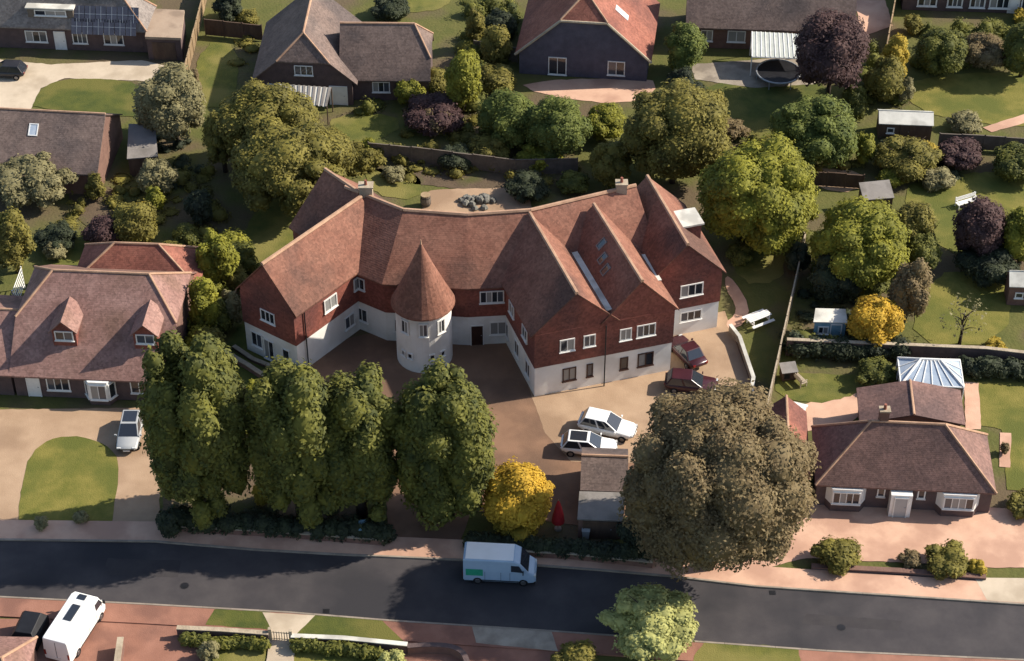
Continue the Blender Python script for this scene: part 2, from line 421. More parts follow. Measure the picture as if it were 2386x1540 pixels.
# ------------------------------------------------------------------ ground sheets
def smooth_poly(pts, it=2):
    for _ in range(it):
        o = []
        for i in range(len(pts)):
            a, b = pts[i], pts[(i+1) % len(pts)]
            o += [a*.75+b*.25, a*.25+b*.75]
        pts = o
    return pts
def patch(name, px, z, m, soft=0, wob=0.0, h=0.0, parent=None):
    W = [P(*p) for p in px]
    if soft: W = smooth_poly(W, soft)
    if wob:
        o = []; r = random.Random(len(px)*13+int(px[0][0]))
        for i in range(len(W)):
            a, b = W[i], W[(i+1) % len(W)]; n = max(1, int((b-a).length/0.5))
            for k in range(n):
                p = a.lerp(b, k/n); o.append(p+Vector((r.uniform(-wob, wob), r.uniform(-wob, wob), 0)))
        W = o
    mb = MB(); W = [Vector((p.x, p.y, z)) for p in W]
    if h: mb.prism([p-Vector((0,0,h)) for p in W], (0, 0, h))
    else: mb.poly(W)
    o = mb.build(name, MATS[m], parent)
    if not h and o.data.polygons and o.data.polygons[0].normal.z < 0: o.data.flip_normals()
    if parent is None: o['kind'] = 'structure'
    return o

# ------------------------------------------------------------------ buildings
UP = Vector((0, 0, 1))
def xy(p): return Vector((p[0], p[1], 0))
class Frame:
    """a parallelogram house block: eave corners A (front left), B (front right), C (back left), D (back right)"""
    def __init__(s, A, B, C):
        s.A, s.B, s.C = xy(A), xy(B), xy(C); s.D = s.B + s.C - s.A
        s.e1 = (s.B-s.A).normalized(); s.e2 = (s.C-s.A).normalized()
    def inset(s, o1, o2):
        return [s.A+s.e1*o1+s.e2*o2, s.B-s.e1*o1+s.e2*o2, s.D-s.e1*o1-s.e2*o2, s.C+s.e1*o1-s.e2*o2]
def fb(Apx, Bpx, Rpx, ze, zr):
    """block whose ridge runs along its front: front eave corners and one point of the ridge, in the picture"""
    A = P(*Apx, ze); B = P(*Bpx, ze); Rr = xy(P(*Rpx, zr)); a = xy(A); e1 = (xy(B)-a).normalized()
    h = Rr - a; h -= e1*h.dot(e1)
    return Frame(A, B, a + h*2)
def db(Apx, Bpx, F0, F1, ze, zr, length=None):
    """block whose ridge runs back from its front: front eave corners, two ridge points F0 -> F1"""
    A = P(*Apx, ze); B = P(*Bpx, ze); d = xy(P(*F1, zr)) - xy(P(*F0, zr))
    if length: d = d.normalized()*length
    return Frame(A, B, xy(A) + d)

def block(root, fr, ze, zr, axis, ends, bands, roof_m, gable_m=None, over=0.35, gover=0.18, t=0.14, ridge_r=0.11, z0=0.0, ridge_m='ridge'):
    """ends: two (hip, f): hip = setback of the ridge end, f = height fraction where the hip starts (0 full hip, 1 gable)
    bands: (z_low, z_high, material, proud) wall bands"""
    if axis == 'depth':
        e = [(fr.A, fr.B), (fr.C, fr.D)]; ins = fr.inset(over, gover)
    else:
        e = [(fr.A, fr.C), (fr.B, fr.D)]; ins = fr.inset(gover, over)
    for zl, zh, m, proud in bands:
        q = [p for p in ins]; cc = sum(q, Vector())/4
        q = [p + (p-cc).normalized()*proud*1.41 for p in q]
        MB().prism([p+UP*zl for p in q], UP*(zh-zl)).build('wall', MATS[m], root)
    m0 = (e[0][0]+e[0][1])/2; m1 = (e[1][0]+e[1][1])/2; d = (m1-m0).normalized(); rise = zr-ze
    (h0, f0), (h1, f1) = ends
    r0 = m0 + d*h0 + UP*zr; r1 = m1 - d*h1 + UP*zr
    mb = MB(); caps = [(r0, r1)]; dn = UP*(-t)
    for s in (0, 1):
        p, q = e[0][s], e[1][s]; poly = [p+UP*ze, q+UP*ze]
        if h1 > 0 and f1 > 0: poly.append(q.lerp(m1, f1)+UP*(ze+f1*rise))
        poly.append(r1); poly.append(r0)
        if h0 > 0 and f0 > 0: poly.append(p.lerp(m0, f0)+UP*(ze+f0*rise))
        mb.prism(poly, dn)
    for (p, q), mm, rr, h, f in ((e[0], m0, r0, h0, f0), (e[1], m1, r1, h1, f1)):
        if h > 0:
            a = p.lerp(mm, f)+UP*(ze+f*rise); b = q.lerp(mm, f)+UP*(ze+f*rise)
            mb.prism([a, b, rr], dn); caps += [(a, rr), (b, rr)]
    ro = mb.build('roof', MATS[roof_m], root)
    for a, b in caps:
        MB().tube(a+UP*.02, b+UP*.02, ridge_r, ridge_r, 6).build('ridge_cap', MATS[ridge_m], ro)
    for k, (h, f) in enumerate(ends):
        if h > 0 and f == 0: continue
        ff = 1.0 if h == 0 else f
        p, q = e[k]; mm = (p+q)/2; dd = d if k == 0 else -d
        ax = (q-p).normalized(); wlen = (q-p).length
        lo = (over)/(wlen/2)
        a = p.lerp(mm, lo)+dd*gover; b = q.lerp(mm, lo)+dd*gover; cm = mm+dd*gover
        zl = ze - 0.05
        pts = [a+UP*zl, b+UP*zl, b+UP*(ze+lo*rise-t-.02)]
        if ff < 1:
            pts += [(q.lerp(mm, ff)+dd*gover)+UP*(ze+ff*rise-t-.03), (p.lerp(mm, ff)+dd*gover)+UP*(ze+ff*rise-t-.03)]
        else:
            pts += [cm+UP*(zr-t-.05)]
        pts += [a+UP*(ze+lo*rise-t-.02)]
        gm = gable_m or bands[-1][2]; pr = bands[-1][3]
        MB().prism([x - dd*(pr+0.004) for x in pts], dd*0.25).build('gable_wall', MATS[gm], root)
    return dict(ins=ins, r0=r0, r1=r1, roof=ro)

WR = random.Random(21)
def window(root, a, b, s, z, wd, ht, lights=2, m='upvc', depth=0.07, rows=1, out=0.0, sill=True, name='window', glass='glass', bar=0.095):
    """window on the wall line a->b (outside to the right of a->b), centre at s metres from a"""
    a = xy(a); b = xy(b); d = (b-a).normalized(); n = Vector((d.y, -d.x, 0)); o = a + d*s + n*out
    x0 = o - d*wd/2 + UP*z
    fr = MB()
    def bx(x, zz, ww, hh, pr): fr.obox(x0+d*x+UP*zz - n*0.02, d*ww, n*(pr+0.02), UP*hh)
    bx(0, 0, wd, bar, depth); bx(0, ht-bar, wd, bar, depth); bx(0, bar, bar, ht-2*bar, depth); bx(wd-bar, bar, bar, ht-2*bar, depth)
    iw = wd-2*bar
    for k in range(1, lights): bx(bar+iw*k/lights-bar*.35, bar, bar*.7, ht-2*bar, depth*.9)
    for k in range(1, rows): bx(bar, bar+(ht-2*bar)*k/rows-bar*.3, iw, bar*.6, depth*.85)
    w_ = fr.build(name, MATS[m], root)
    for k in range(lights):
        MB().obox(x0+d*(bar+iw*k/lights)+UP*bar - n*0.01, d*(iw/lights), n*0.03, UP*(ht-2*bar)).build('pane', MATS[WR.choice(('glass', 'glass', 'glass_mid', 'glass_curtain')) if glass == 'glass' else glass], w_)
    if sill:
        MB().obox(x0-d*0.06-UP*0.06-n*.02, d*(wd+.12), n*(depth+.09), UP*0.06).build('sill', MATS[m], w_)
    return w_
def door(root, a, b, s, z, wd=0.95, ht=2.05, m='door_dark', out=0.0, frame='upvc'):
    a = xy(a); b = xy(b); d = (b-a).normalized(); n = Vector((d.y, -d.x, 0)); x0 = a+d*(s-wd/2)+n*out+UP*z
    do = MB().obox(x0-n*.02, d*wd, n*.06, UP*ht).build('door', MATS[m], root)
    f = MB().obox(x0-d*.08-n*.02, d*.08, n*.1, UP*(ht+.08)).obox(x0+d*wd-n*.02, d*.08, n*.1, UP*(ht+.08)).obox(x0+UP*ht-n*.02, d*wd, n*.1, UP*.08)
    f.build('door_frame', MATS[frame], do)
    MB().obox(x0+d*(wd*.82)+UP*1.0+n*.04, d*.1, n*.05, UP*.05).build('handle', MATS['alu'], do)
    return do
def chimney(root, p, z0, z1, wd=0.75, dp=0.55, m='brick', pots=1, cap='stone_pale'):
    p = xy(p)
    c = MB().box((p.x-wd/2, p.y-dp/2, z0), (p.x+wd/2, p.y+dp/2, z1-.12)).build('chimney', MATS[m], root)
    MB().box((p.x-wd/2-.07, p.y-dp/2-.07, z1-.118), (p.x+wd/2+.07, p.y+dp/2+.07, z1)).build('chimney_cap', MATS[cap], c)
    for k in range(pots):
        x = p.x + (k-(pots-1)/2)*wd*.45
        MB().tube((x, p.y, z1), (x, p.y, z1+.45), .13, .11, 10).build('chimney_pot', MATS['roof_red'], c)
    return c
def pane_on_slope(root, u, v, z, size, fr, axis_side, m='glass'): pass

# ------------------------------------------------------------------ fences and walls
def fence(pts, height, m, label, panel=1.83, name='wooden_fence', cat='fence', thick=0.05, cap=True, group=None, planks=True):
    """panels between posts along the picture line of the fence's foot"""
    W = [P(*p) for p in pts]; root = thing(name, label, cat, W[0], group=group); r = random.Random(int(pts[0][0]+pts[0][1]))
    for a, b in zip(W[:-1], W[1:]):
        L = (b-a).length; n = max(1, round(L/panel)); d = (b-a)/n; dn = d.normalized(); nn = Vector((dn.y, -dn.x, 0))
        for i in range(n):
            p = a + d*i; h = height*r.uniform(.97, 1.03)
            mb = MB()
            k = 7; 
            for j in range(k):    # overlapping upright boards of one panel
                q = p + dn*(.05+(d.length-.1)*j/k)
                mb.obox(q + nn*(thick*.4*(j % 2)-thick/2) + UP*.06, dn*((d.length-.1)/k), nn*thick*.6, UP*(h-.06+r.uniform(-.015,.015)))
            mb.build('panel', MATS[m], root)
            if cap: MB().obox(p+nn*(-.06)+UP*(h+.017), d, nn*.12, UP*.05).build('rail', MATS[m], root)
            MB().obox(p-dn*.05-nn*.051, dn*.1, nn*.102, UP*(height+.13)).build('post', MATS[m], root)
        MB().obox(b-dn*.05-nn*.051, dn*.1, nn*.102, UP*(height+.13)).build('post', MATS[m], root)
    return root
def low_wall(pts, height, thick, m, cap_m, label, name='garden_wall', group=None, cat='wall', soft=0):
    W = [P(*p) for p in pts]; root = thing(name, label, cat, W[0], group=group)
    if soft:
        for _ in range(soft):
            o = [W[0]]
            for a, b in zip(W[:-1], W[1:]): o += [a*.75+b*.25, a*.25+b*.75]
            W = o + [W[-1]]
    n = len(W); offs = []
    for i in range(n):
        d = (W[min(i+1, n-1)]-W[max(i-1, 0)]).normalized(); offs.append(Vector((d.y, -d.x, 0)))
    def strip(th, z0, z1):
        mb = MB(); rings = [[W[i]+offs[i]*th/2+UP*z0, W[i]-offs[i]*th/2+UP*z0, W[i]-offs[i]*th/2+UP*z1, W[i]+offs[i]*th/2+UP*z1] for i in range(n)]
        return mb.rings(rings)
    strip(thick, 0, height-.07).build('wall_body', MATS[m], root)
    strip(thick+.1, height-.068, height).build('coping', MATS[cap_m], root)
    return root

# ------------------------------------------------------------------ vehicles (local: x forward, z up)
def wheel(root, x, y, r=0.31, wd=0.2):
    t = MB().tube((x, y-wd/2, r), (x, y+wd/2, r), r, r, 18).build('wheel', MATS['tyre'], root, off=(0,0,0))
    s = 1 if y > 0 else -1
    MB().tube((x, y+s*(wd/2-.01), r), (x, y+s*(wd/2+.012), r), r*.62, r*.55, 12).build('rim', MATS['rim'], t, off=(0,0,0))
def car(u, v, heading, label, paint, L=4.3, W=1.78, H=1.48, kind='hatch', name='car', group=None, glass_roof=False, cat='car'):
    root = thing(name, label, cat, P(u, v), R(heading), group=group)
    hw = W/2; belt = H*.60; hood = H*.53; X = lambda f: (f-.5)*L     # f: 0 rear .. 1 front
    if kind == 'hatch': st = [(0, .42, .58, .80), (.03, .30, .60, .90), (.12, .22, belt/H, .98), (.35, .18, belt/H, 1), (.66, .18, belt/H, 1), (.74, .2, hood/H+.03, .98), (.92, .22, hood/H-.02, .93), (.98, .3, .44, .82), (1, .38, .40, .72)]
    elif kind == 'saloon': st = [(0, .42, .55, .78), (.03, .30, .60, .88), (.14, .22, .62, .96), (.3, .18, belt/H, 1), (.66, .18, belt/H, 1), (.73, .2, hood/H+.03, .98), (.92, .22, hood/H-.02, .93), (.98, .3, .44, .82), (1, .38, .40, .72)]
    rings = []
    for f, zl, zt, ww in st:
        x = X(f); y = hw*ww; zl *= H; zt *= H; zm = zl+(zt-zl)*.55
        half = [(y*.86, zl), (y*.98, zl+.10), (y, zm), (y*.97, zt-.07), (y*.86, zt)]
        rings.append([(x, a, b) for a, b in half] + [(x, -a, b) for a, b in half[::-1]])
    body = MB().rings(rings).build('body', MATS[paint], root, off=(0,0,0), smooth=True)
    # cabin: pillars and roof in paint, windows proud of it
    rb = {'hatch': (.03, .13, .50, .72), 'saloon': (.15, .30, .52, .72)}[kind]
    zb = belt-.06; zt = H; yb = hw*.92; yt = hw*.74
    cb = [(X(rb[0]), yb, zb), (X(rb[3]), yb, zb), (X(rb[3]), -yb, zb), (X(rb[0]), -yb, zb)]
    ct = [(X(rb[1]), yt, zt), (X(rb[2]), yt, zt), (X(rb[2]), -yt, zt), (X(rb[1]), -yt, zt)]
    MB().rings([cb, ct]).build('cabin', MATS[paint], root, off=(0,0,0), bevel=0.05)
    cb = [Vector(p) for p in cb]; ct = [Vector(p) for p in ct]
    def pane(nm, a, b, c, d, mg=.08):
        cen = (a+b+c+d)/4; nrm = (b-a).cross(d-a).normalized()
        if nrm.dot(cen-Vector((0, 0, H*.7))) < 0: nrm = -nrm
        q = [p + (cen-p)*mg + nrm*.012 for p in (a, b, c, d)]
        MB().prism(q, nrm*.008).build(nm, MATS['glass'], root, off=(0,0,0))
    pane('windscreen', cb[1], cb[2], ct[2], ct[1], .10)
    pane('rear_window', cb[3], cb[0], ct[0], ct[3], .14)
    for i, j in ((0, 1), (3, 2)):
        mb_, mt_ = cb[i].lerp(cb[j], .52), ct[i].lerp(ct[j], .5)
        pane('side_window', cb[i], mb_, mt_, ct[i], .13); pane('side_window', mb_, cb[j], ct[j], mt_, .13)
    if glass_roof:
        q = [ct[i].lerp(sum(ct, Vector())/4, .2)+UP*.012 for i in range(4)]; MB().prism(q, UP*.01).build('roof_glass', MATS['glass'], root, off=(0,0,0))
    for sx in (.19, .81):
        for sy in (-1, 1): wheel(root, X(sx), sy*(hw-.09))
    for sy in (-1, 1):
        MB().box((X(.955), sy*hw*.66-.16, H*.40), (X(.99), sy*hw*.66+.16, H*.47)).build('headlight', MATS['lamp_clear'], root, off=(0,0,0), bevel=.02)
        MB().box((X(-.004), sy*hw*.66-.12, H*.46), (X(.03), sy*hw*.66+.12, H*.58)).build('tail_light', MATS['lamp_red'], root, off=(0,0,0), bevel=.02)
        MB().box((X(.68), sy*(hw+.09)-.09, belt-.02), (X(.705), sy*(hw+.09)+.09, belt+.12)).build('mirror', MATS[paint], root, off=(0,0,0), bevel=.02)
    MB().box((X(.99), -.26, H*.27), (X(1.006), .26, H*.345)).build('number_plate', MATS['upvc'], root, off=(0,0,0))
    return root
def van(u, v, heading, label, paint, L=5.6, W=2.0, H=2.35, name='van', side=None, roof_m=None, skylights=(), nose=0.2):
    root = thing(name, label, 'van', P(u, v), R(heading)); hw = W/2; X = lambda f: (f-.5)*L
    n1 = 1-nose
    st = [(0, .35, H*.985, .96), (.02, .28, H, 1), (n1-.06, .28, H, 1), (n1+.02, .28, H*.90, .99), (n1+.115*nose/.2, .28, H*.56, .98), (.97, .3, H*.46, .93), (1, .4, H*.36, .84)]
    rings = []
    for f, zl, zt, ww in st:
        x = X(f); y = hw*ww; tb = .93 if zt > H*.8 else .95
        half = [(y*.94, zl), (y, zl+.12), (y, zt*.55), (y*tb, zt-.09), (y*(tb-.07), zt)]
        rings.append([(x, a, b) for a, b in half]+[(x, -a, b) for a, b in half[::-1]])
    MB().rings(rings).build('body', MATS[paint], root, off=(0,0,0), bevel=.03)
    if roof_m:
        MB().box((X(.03), -hw*.84, H+.004), (X(n1-.07), hw*.84, H+.03)).build('roof_panel', MATS[roof_m], root, off=(0,0,0), bevel=.01)
    # windscreen and cab windows
    a, b = X(n1+.025), X(n1+.11*nose/.2); za, zb_ = H*.885, H*.585
    MB().prism([(a, -hw*.80, za), (a, hw*.80, za), (b, hw*.86, zb_), (b, -hw*.86, zb_)], (.03, 0, .03)).build('windscreen', MATS['glass'], root, off=(0,0,0))
    for sy in (-1, 1):
        MB().prism([(X(n1-.10), sy*hw*.965, H*.60), (X(n1+.065), sy*hw*.965, H*.58), (X(n1+.01), sy*hw*.935, H*.82), (X(n1-.10), sy*hw*.935, H*.84)], (0, sy*.05, 0)).build('side_window', MATS['glass'], root, off=(0,0,0))
        for sx in (.2, .83): wheel(root, X(sx), sy*(hw-.1), .34, .22)
        MB().box((X(.972), sy*hw*.7-.15, H*.34), (X(.997), sy*hw*.7+.15, H*.43)).build('headlight', MATS['lamp_clear'], root, off=(0,0,0), bevel=.02)
        MB().box((X(-.004), sy*hw*.88-.07, H*.3), (X(.01), sy*hw*.88+.07, H*.5)).build('tail_light', MATS['lamp_red'], root, off=(0,0,0))
        MB().box((X(n1+.06), sy*(hw+.13)-.1, H*.55), (X(n1+.075), sy*(hw+.13)+.1, H*.68)).build('mirror', MATS['black_plastic'], root, off=(0,0,0), bevel=.02)
    for sy in (-1, 1):          # door seams, sill strip and rubbing strip
        for f in (.30, .52, n1-.115):
            MB().box((X(f)-.012, sy*hw*1.0-.006, .5), (X(f)+.012, sy*hw*1.0+.006, H*.54)).build('door_seam', MATS['black_plastic'], root, off=(0,0,0))
        MB().box((X(.26), sy*hw-.012, .40), (X(.77), sy*hw+.012, .50)).build('sill_strip', MATS['black_plastic'], root, off=(0,0,0))
    MB().box((X(.985), -hw*.55, H*.20), (X(1.004), hw*.55, H*.30)).build('grille', MATS['black_plastic'], root, off=(0,0,0))
    MB().box((X(-.006), -.26, .55), (X(.002), .26, .67)).build('number_plate', MATS['upvc'], root, off=(0,0,0))
    MB().box((X(-.004), -.012, .5), (X(.003), .012, H*.9)).build('rear_door_seam', MATS['black_plastic'], root, off=(0,0,0))
    for (f0, f1, y0, y1) in skylights:
        MB().box((X(f0), y0*hw, H+.002), (X(f1), y1*hw, H+.07)).build('roof_hatch', MATS['glass'], root, off=(0,0,0), bevel=.02)
    return root
# ================================================================== SETTING
g = MB(); S_ = 900.0
g.poly([(-S_, -300, -0.03), (S_, -300, -0.03), (S_, 1500, -0.03), (-S_, 1500, -0.03)])
tag(g.build('ground', MATS['ground']), kind='structure')
NE = [(-420, 1256), (0, 1260), (358, 1264), (590, 1283), (781, 1294), (1090, 1308), (1400, 1331), (1560, 1345), (1760, 1369), (2386, 1411), (2800, 1440)]
SE = [(-420, 1370), (0, 1391), (339, 1408), (672, 1427), (908, 1446), (1275, 1470), (1926, 1517), (2386, 1538), (2800, 1566)]
def strip_between(name, a, b, z, m, h=0.0): return patch(name, list(a)+list(b)[::-1], z, m, h=h)
strip_between('road', NE, SE, 0.0, 'asphalt')
patch('road_patch_west', [(250, 1300), (420, 1306), (415, 1345), (242, 1338)], 0.004, 'asphalt_patch', wob=.05)
patch('road_patch_east', [(1880, 1430), (2100, 1446), (2090, 1470), (1868, 1453)], 0.004, 'asphalt_patch', wob=.05)
def offset_px(line, dist):
    W = [P(*p) for p in line]; out = []
    for i, p in enumerate(W):
        d = (W[min(i+1, len(W)-1)]-W[max(i-1, 0)]).normalized(); out.append(p + Vector((-d.y, d.x, 0))*dist)
    return out
def wpatch(name, W, z, m, h=0.0, kind='structure', parent=None):
    mb = MB(); W = [Vector((p.x, p.y, z)) for p in W]
    if h: mb.prism([p-UP*h for p in W], UP*h)
    else: mb.poly(W)
    o = mb.build(name, MATS[m], parent)
    if not h and o.data.polygons[0].normal.z < 0: o.data.flip_normals()
    if kind: o['kind'] = kind
    return o
def kerb_run(name, line, side):
    """kerb stones along one edge of the road, each stone its own piece"""
    W = [P(*p) for p in line]; root = MB()
    root = wpatch(name, [p for p in W] + [p + (q-p) for p, q in zip(W, offset_px(line, .14*side))][::-1], 0.1, 'kerb', h=0.13)
    tot = 0
    for a, b in zip(W[:-1], W[1:]):
        L = (b-a).length; n = max(1, int(L/1.8)); d = (b-a)/n; dn = d.normalized(); nn = Vector((-dn.y, dn.x, 0))*side
        for i in range(n):
            p = a + d*i
            if not (-46 < p.x < 46): continue
            MB().obox(p+dn*.01+nn*(-.006)-UP*.02, dn*(d.length-.02), nn*.146, UP*(.145)).build('kerb_stone', MATS['kerb'], root)
kerb_run('kerb_north', NE, 1); kerb_run('kerb_south', SE, -1)
# footways
nf = offset_px(NE, .14) + offset_px(NE, 2.1)[::-1]
wpatch('footway_north', nf, 0.10, 'paving_pink', h=0.13)
sf = offset_px(SE, -.14) + offset_px(SE, -1.9)[::-1]
wpatch('footway_south', sf, 0.10, 'paving_red', h=0.13)

# drives, patios, lawns (sheets a few millimetres over the ground)
patch('drive_left_bungalow', [(-60, 955), (372, 950), (372, 1252), (-60, 1244)], 0.012, 'paving_tan', wob=.05)
patch('lawn_oval', [(60, 1080), (95, 1030), (170, 1012), (250, 1035), (282, 1080), (268, 1160), (258, 1246), (40, 1246), (45, 1170)], 0.03, 'lawn_dry', soft=2, wob=.06)
patch('drive_main_house', [(660, 850), (760, 800), (1020, 740), (1240, 760), (1260, 935), (1600, 880), (1585, 770), (1700, 745), (1760, 900), (1770, 1010), (1480, 1200), (1350, 1225), (1100, 1190), (1060, 1290), (905, 1285), (900, 1130), (700, 1000)], 0.012, 'paving_brown', wob=.05)
patch('drive_main_east', [(1230, 900), (1560, 820), (1575, 740), (1690, 725), (1752, 905), (1480, 1080), (1330, 1075), (1270, 1010)], 0.02, 'paving_tan', wob=.04)
patch('drive_top_left', [(-40, 135), (120, 150), (330, 140), (430, 165), (420, 195), (330, 188), (150, 182), (95, 205), (70, 258), (-40, 258)], 0.012, 'paving_pale', wob=.06)
patch('lawn_front', [(78, 240), (95, 205), (150, 181), (340, 188), (360, 275), (240, 268), (75, 250)], 0.02, 'lawn_dark', soft=2, wob=.06)
patch('lawn_side', [(470, 95), (560, 105), (545, 250), (440, 250)], 0.012, 'lawn', soft=1, wob=.1)
patch('drive_right_bungalow', [(1850, 1165), (2480, 1190), (2480, 1325), (2320, 1322), (1880, 1300), (1700, 1345), (1720, 1240)], 0.012, 'paving_pink', wob=.06)
patch('footpath_apron', [(2270, 1348), (2480, 1350), (2480, 1412), (2300, 1401)], 0.106, 'paving_pale')
patch('patio_right_bungalow', [(1800, 960), (1905, 935), (2010, 890), (2015, 975), (1900, 1005), (1795, 1010)], 0.012, 'paving_pink', soft=1, wob=.05)
patch('lawn_right_bungalow', [(1800, 920), (1815, 865), (1900, 870), (2090, 880), (2010, 915), (1900, 945)], 0.014, 'lawn', soft=2, wob=.1)
patch('lawn_right_edge', [(2258, 890), (2480, 895), (2480, 1150), (2345, 1140), (2335, 1000), (2258, 985)], 0.012, 'lawn_dry', wob=.08)
patch('path_right_bungalow', [(2246, 890), (2280, 892), (2286, 1000), (2250, 1000)], 0.02, 'paving_pink', wob=.04)
patch('patio_right_side', [(2330, 1008), (2356, 1010), (2354, 1090), (2328, 1088)], 0.02, 'paving_pink', wob=.04)
patch('lawn_garden_north', [(2110, 175), (2480, 165), (2480, 300), (2290, 290), (2120, 255)], 0.012, 'lawn_dry', soft=1, wob=.1)
patch('path_garden_north', [(2290, 297), (2400, 262), (2480, 240), (2480, 262), (2405, 282), (2310, 308)], 0.02, 'paving_pink', wob=.04)
patch('lawn_garden_middle', [(2090, 440), (2200, 405), (2480, 395), (2480, 590), (2240, 600), (2170, 560)], 0.012, 'lawn_dry', soft=1, wob=.1)
patch('lawn_garden_south', [(2150, 640), (2360, 625), (2350, 800), (2120, 810)], 0.012, 'lawn_dry', soft=1, wob=.1)
patch('lawn_behind_gable', [(1630, 190), (1900, 180), (1960, 240), (1850, 320), (1700, 330), (1640, 260)], 0.012, 'lawn_dark', soft=1, wob=.1)
patch('terrace_gable', [(1205, 190), (1520, 178), (1530, 215), (1450, 245), (1260, 222)], 0.014, 'paving_pink', soft=1, wob=.06)
patch('terrace_top_right', [(1610, 150), (1880, 130), (1980, 190), (1760, 205), (1620, 185)], 0.014, 'concrete', wob=.06)
patch('path_top_right', [(1990, 0), (2060, -10), (2080, 60), (2010, 85)], 0.014, 'paving_pink', wob=.06)
patch('lawn_chevron', [(770, 268), (925, 265), (930, 310), (800, 345), (770, 310)], 0.012, 'lawn', soft=1, wob=.1)
patch('patio_rear', [(985, 455), (1010, 440), (1230, 438), (1245, 520), (985, 520)], 0.016, 'paving_tan', soft=1, wob=.06)
patch('lawn_main_west', [(600, 480), (730, 430), (740, 530), (640, 610), (560, 640), (560, 560)], 0.012, 'lawn', soft=1, wob=.1)
patch('lawn_main_north', [(850, 390), (980, 400), (980, 470), (860, 450)], 0.012, 'lawn', soft=1, wob=.1)
patch('lawn_main_east', [(1700, 575), (1835, 575), (1820, 660), (1720, 660)], 0.012, 'lawn', soft=1, wob=.1)
patch('path_east_wing', [(1690, 640), (1712, 655), (1748, 715), (1735, 755), (1700, 770), (1690, 752), (1712, 735), (1715, 712), (1690, 672)], 0.024, 'paving_pink', soft=1)
patch('lawn_bungalow_rear', [(100, 570), (200, 560), (480, 560), (470, 640), (300, 640), (100, 640)], 0.012, 'lawn', soft=1, wob=.1)
patch('garden_soil_left', [(150, 420), (290, 440), (270, 520), (180, 530)], 0.012, 'soil', soft=1, wob=.1)
patch('garden_soil_rear', [(850, 350), (1330, 400), (1330, 440), (990, 440), (850, 390)], 0.012, 'soil', soft=1, wob=.1)
patch('garden_path_right', [(1880, 390), (2020, 400), (2000, 450), (1900, 440)], 0.014, 'paving_tan', soft=1, wob=.06)
patch('planting_bed_front', [(375, 1000), (700, 1010), (900, 1130), (905, 1255), (380, 1245)], 0.012, 'soil', wob=.1)
patch('terrace_main_west', [(505, 840), (560, 750), (640, 800), (690, 850), (640, 885), (560, 905)], 0.012, 'lawn_dark', wob=.06)
patch('lawn_far_top', [(860, -25), (1060, -25), (1040, 20), (950, 32), (880, 15)], 0.012, 'lawn', soft=1, wob=.1)
# south side of the road
patch('drive_south', [(-60, 1440), (480, 1452), (470, 1640), (-60, 1640)], 0.012, 'paving_red', wob=.04)
patch('drive_south_middle', [(890, 1470), (1300, 1492), (1300, 1640), (860, 1640)], 0.012, 'paving_red', wob=.04)
patch('verge_south_west', [(480, 1458), (500, 1421), (628, 1428), (640, 1470)], 0.11, 'lawn_dark', wob=.05)
patch('verge_south_mid', [(690, 1478), (720, 1433), (890, 1447), (945, 1500)], 0.11, 'lawn_dark', wob=.05)
patch('lawn_south_west', [(455, 1480), (622, 1490), (615, 1600), (490, 1600)], 0.014, 'lawn', wob=.08)
patch('lawn_south_mid', [(680, 1492), (900, 1508), (880, 1600), (675, 1600)], 0.014, 'lawn_dry', wob=.08)
patch('gate_path', [(612, 1429), (735, 1436), (690, 1480), (680, 1600), (612, 1600), (632, 1470)], 0.118, 'paving_pale', wob=.02, h=.12)
patch('verge_south_east', [(1640, 1497), (1860, 1512), (1880, 1640), (1560, 1640)], 0.11, 'lawn', wob=.1)
patch('footway_slab_south', [(1100, 1462), (1285, 1473), (1300, 1520), (1110, 1500)], 0.108, 'concrete', wob=.02)

# ================================================================== MAIN HOUSE
def frame_from_ridge(p, q, h, ext0=0.0, ext1=0.0, h2=None):
    """block about the ridge p->q (world), half depth h towards the viewer, h2 behind"""
    p, q = xy(p), xy(q); d = (q-p).normalized(); n = Vector((-d.y, d.x, 0)); p = p-d*ext0; q = q+d*ext1
    return Frame(p-n*h, q-n*h, p+n*(h2 or h))
def slope_pt(fr, axis, side, s, f, ze, zr):
    """point on a roof slope: s metres along the eave from its start, f fraction of the way up"""
    if axis == 'depth':
        p, o, d = (fr.A, fr.B, fr.e2) if side == 0 else (fr.B, fr.A, fr.e2)
    else:
        p, o, d = (fr.A, fr.C, fr.e1) if side == 0 else (fr.C, fr.A, fr.e1)
    m_ = (p+o)/2; a = p + d*s; up = (m_-p) + UP*(zr-ze); pt = a + up*f + UP*ze
    nrm = d.cross(up.normalized()); nrm = nrm if nrm.z > 0 else -nrm
    return pt, d, up.normalized(), nrm.normalized()
def rooflight(root, fr, axis, side, s, f, ze, zr, wd, ln, m='upvc', glass='glass', name='roof_window', fbar=.09):
    p, d, up, n = slope_pt(fr, axis, side, s, f, ze, zr)
    o = p - d*wd/2 - up*ln/2
    mb = MB()
    mb.obox(o-n*.03, d*wd, up*fbar, n*.1).obox(o+up*(ln-fbar)-n*.03, d*wd, up*fbar, n*.1)
    mb.obox(o+up*fbar-n*.03, d*fbar, up*(ln-2*fbar), n*.1).obox(o+up*fbar+d*(wd-fbar)-n*.03, d*fbar, up*(ln-2*fbar), n*.1)
    w_ = mb.build(name, MATS[m], root)
    MB().obox(o+d*fbar+up*fbar-n*.02, d*(wd-2*fbar), up*(ln-2*fbar), n*.05).build('pane', MATS[glass], w_)
    return w_

MH = thing('house', 'large white rendered house with red tiled roofs, round turret and bent main range', 'house', P(1000, 800))
RIDGE = .17
def bandsM(ze, zw=3.1): return [(0, zw, 'render_white', 0.0), (zw-.02, ze, 'tile_hung', 0.08)]
zeL, zrL = 6.4, 10.3
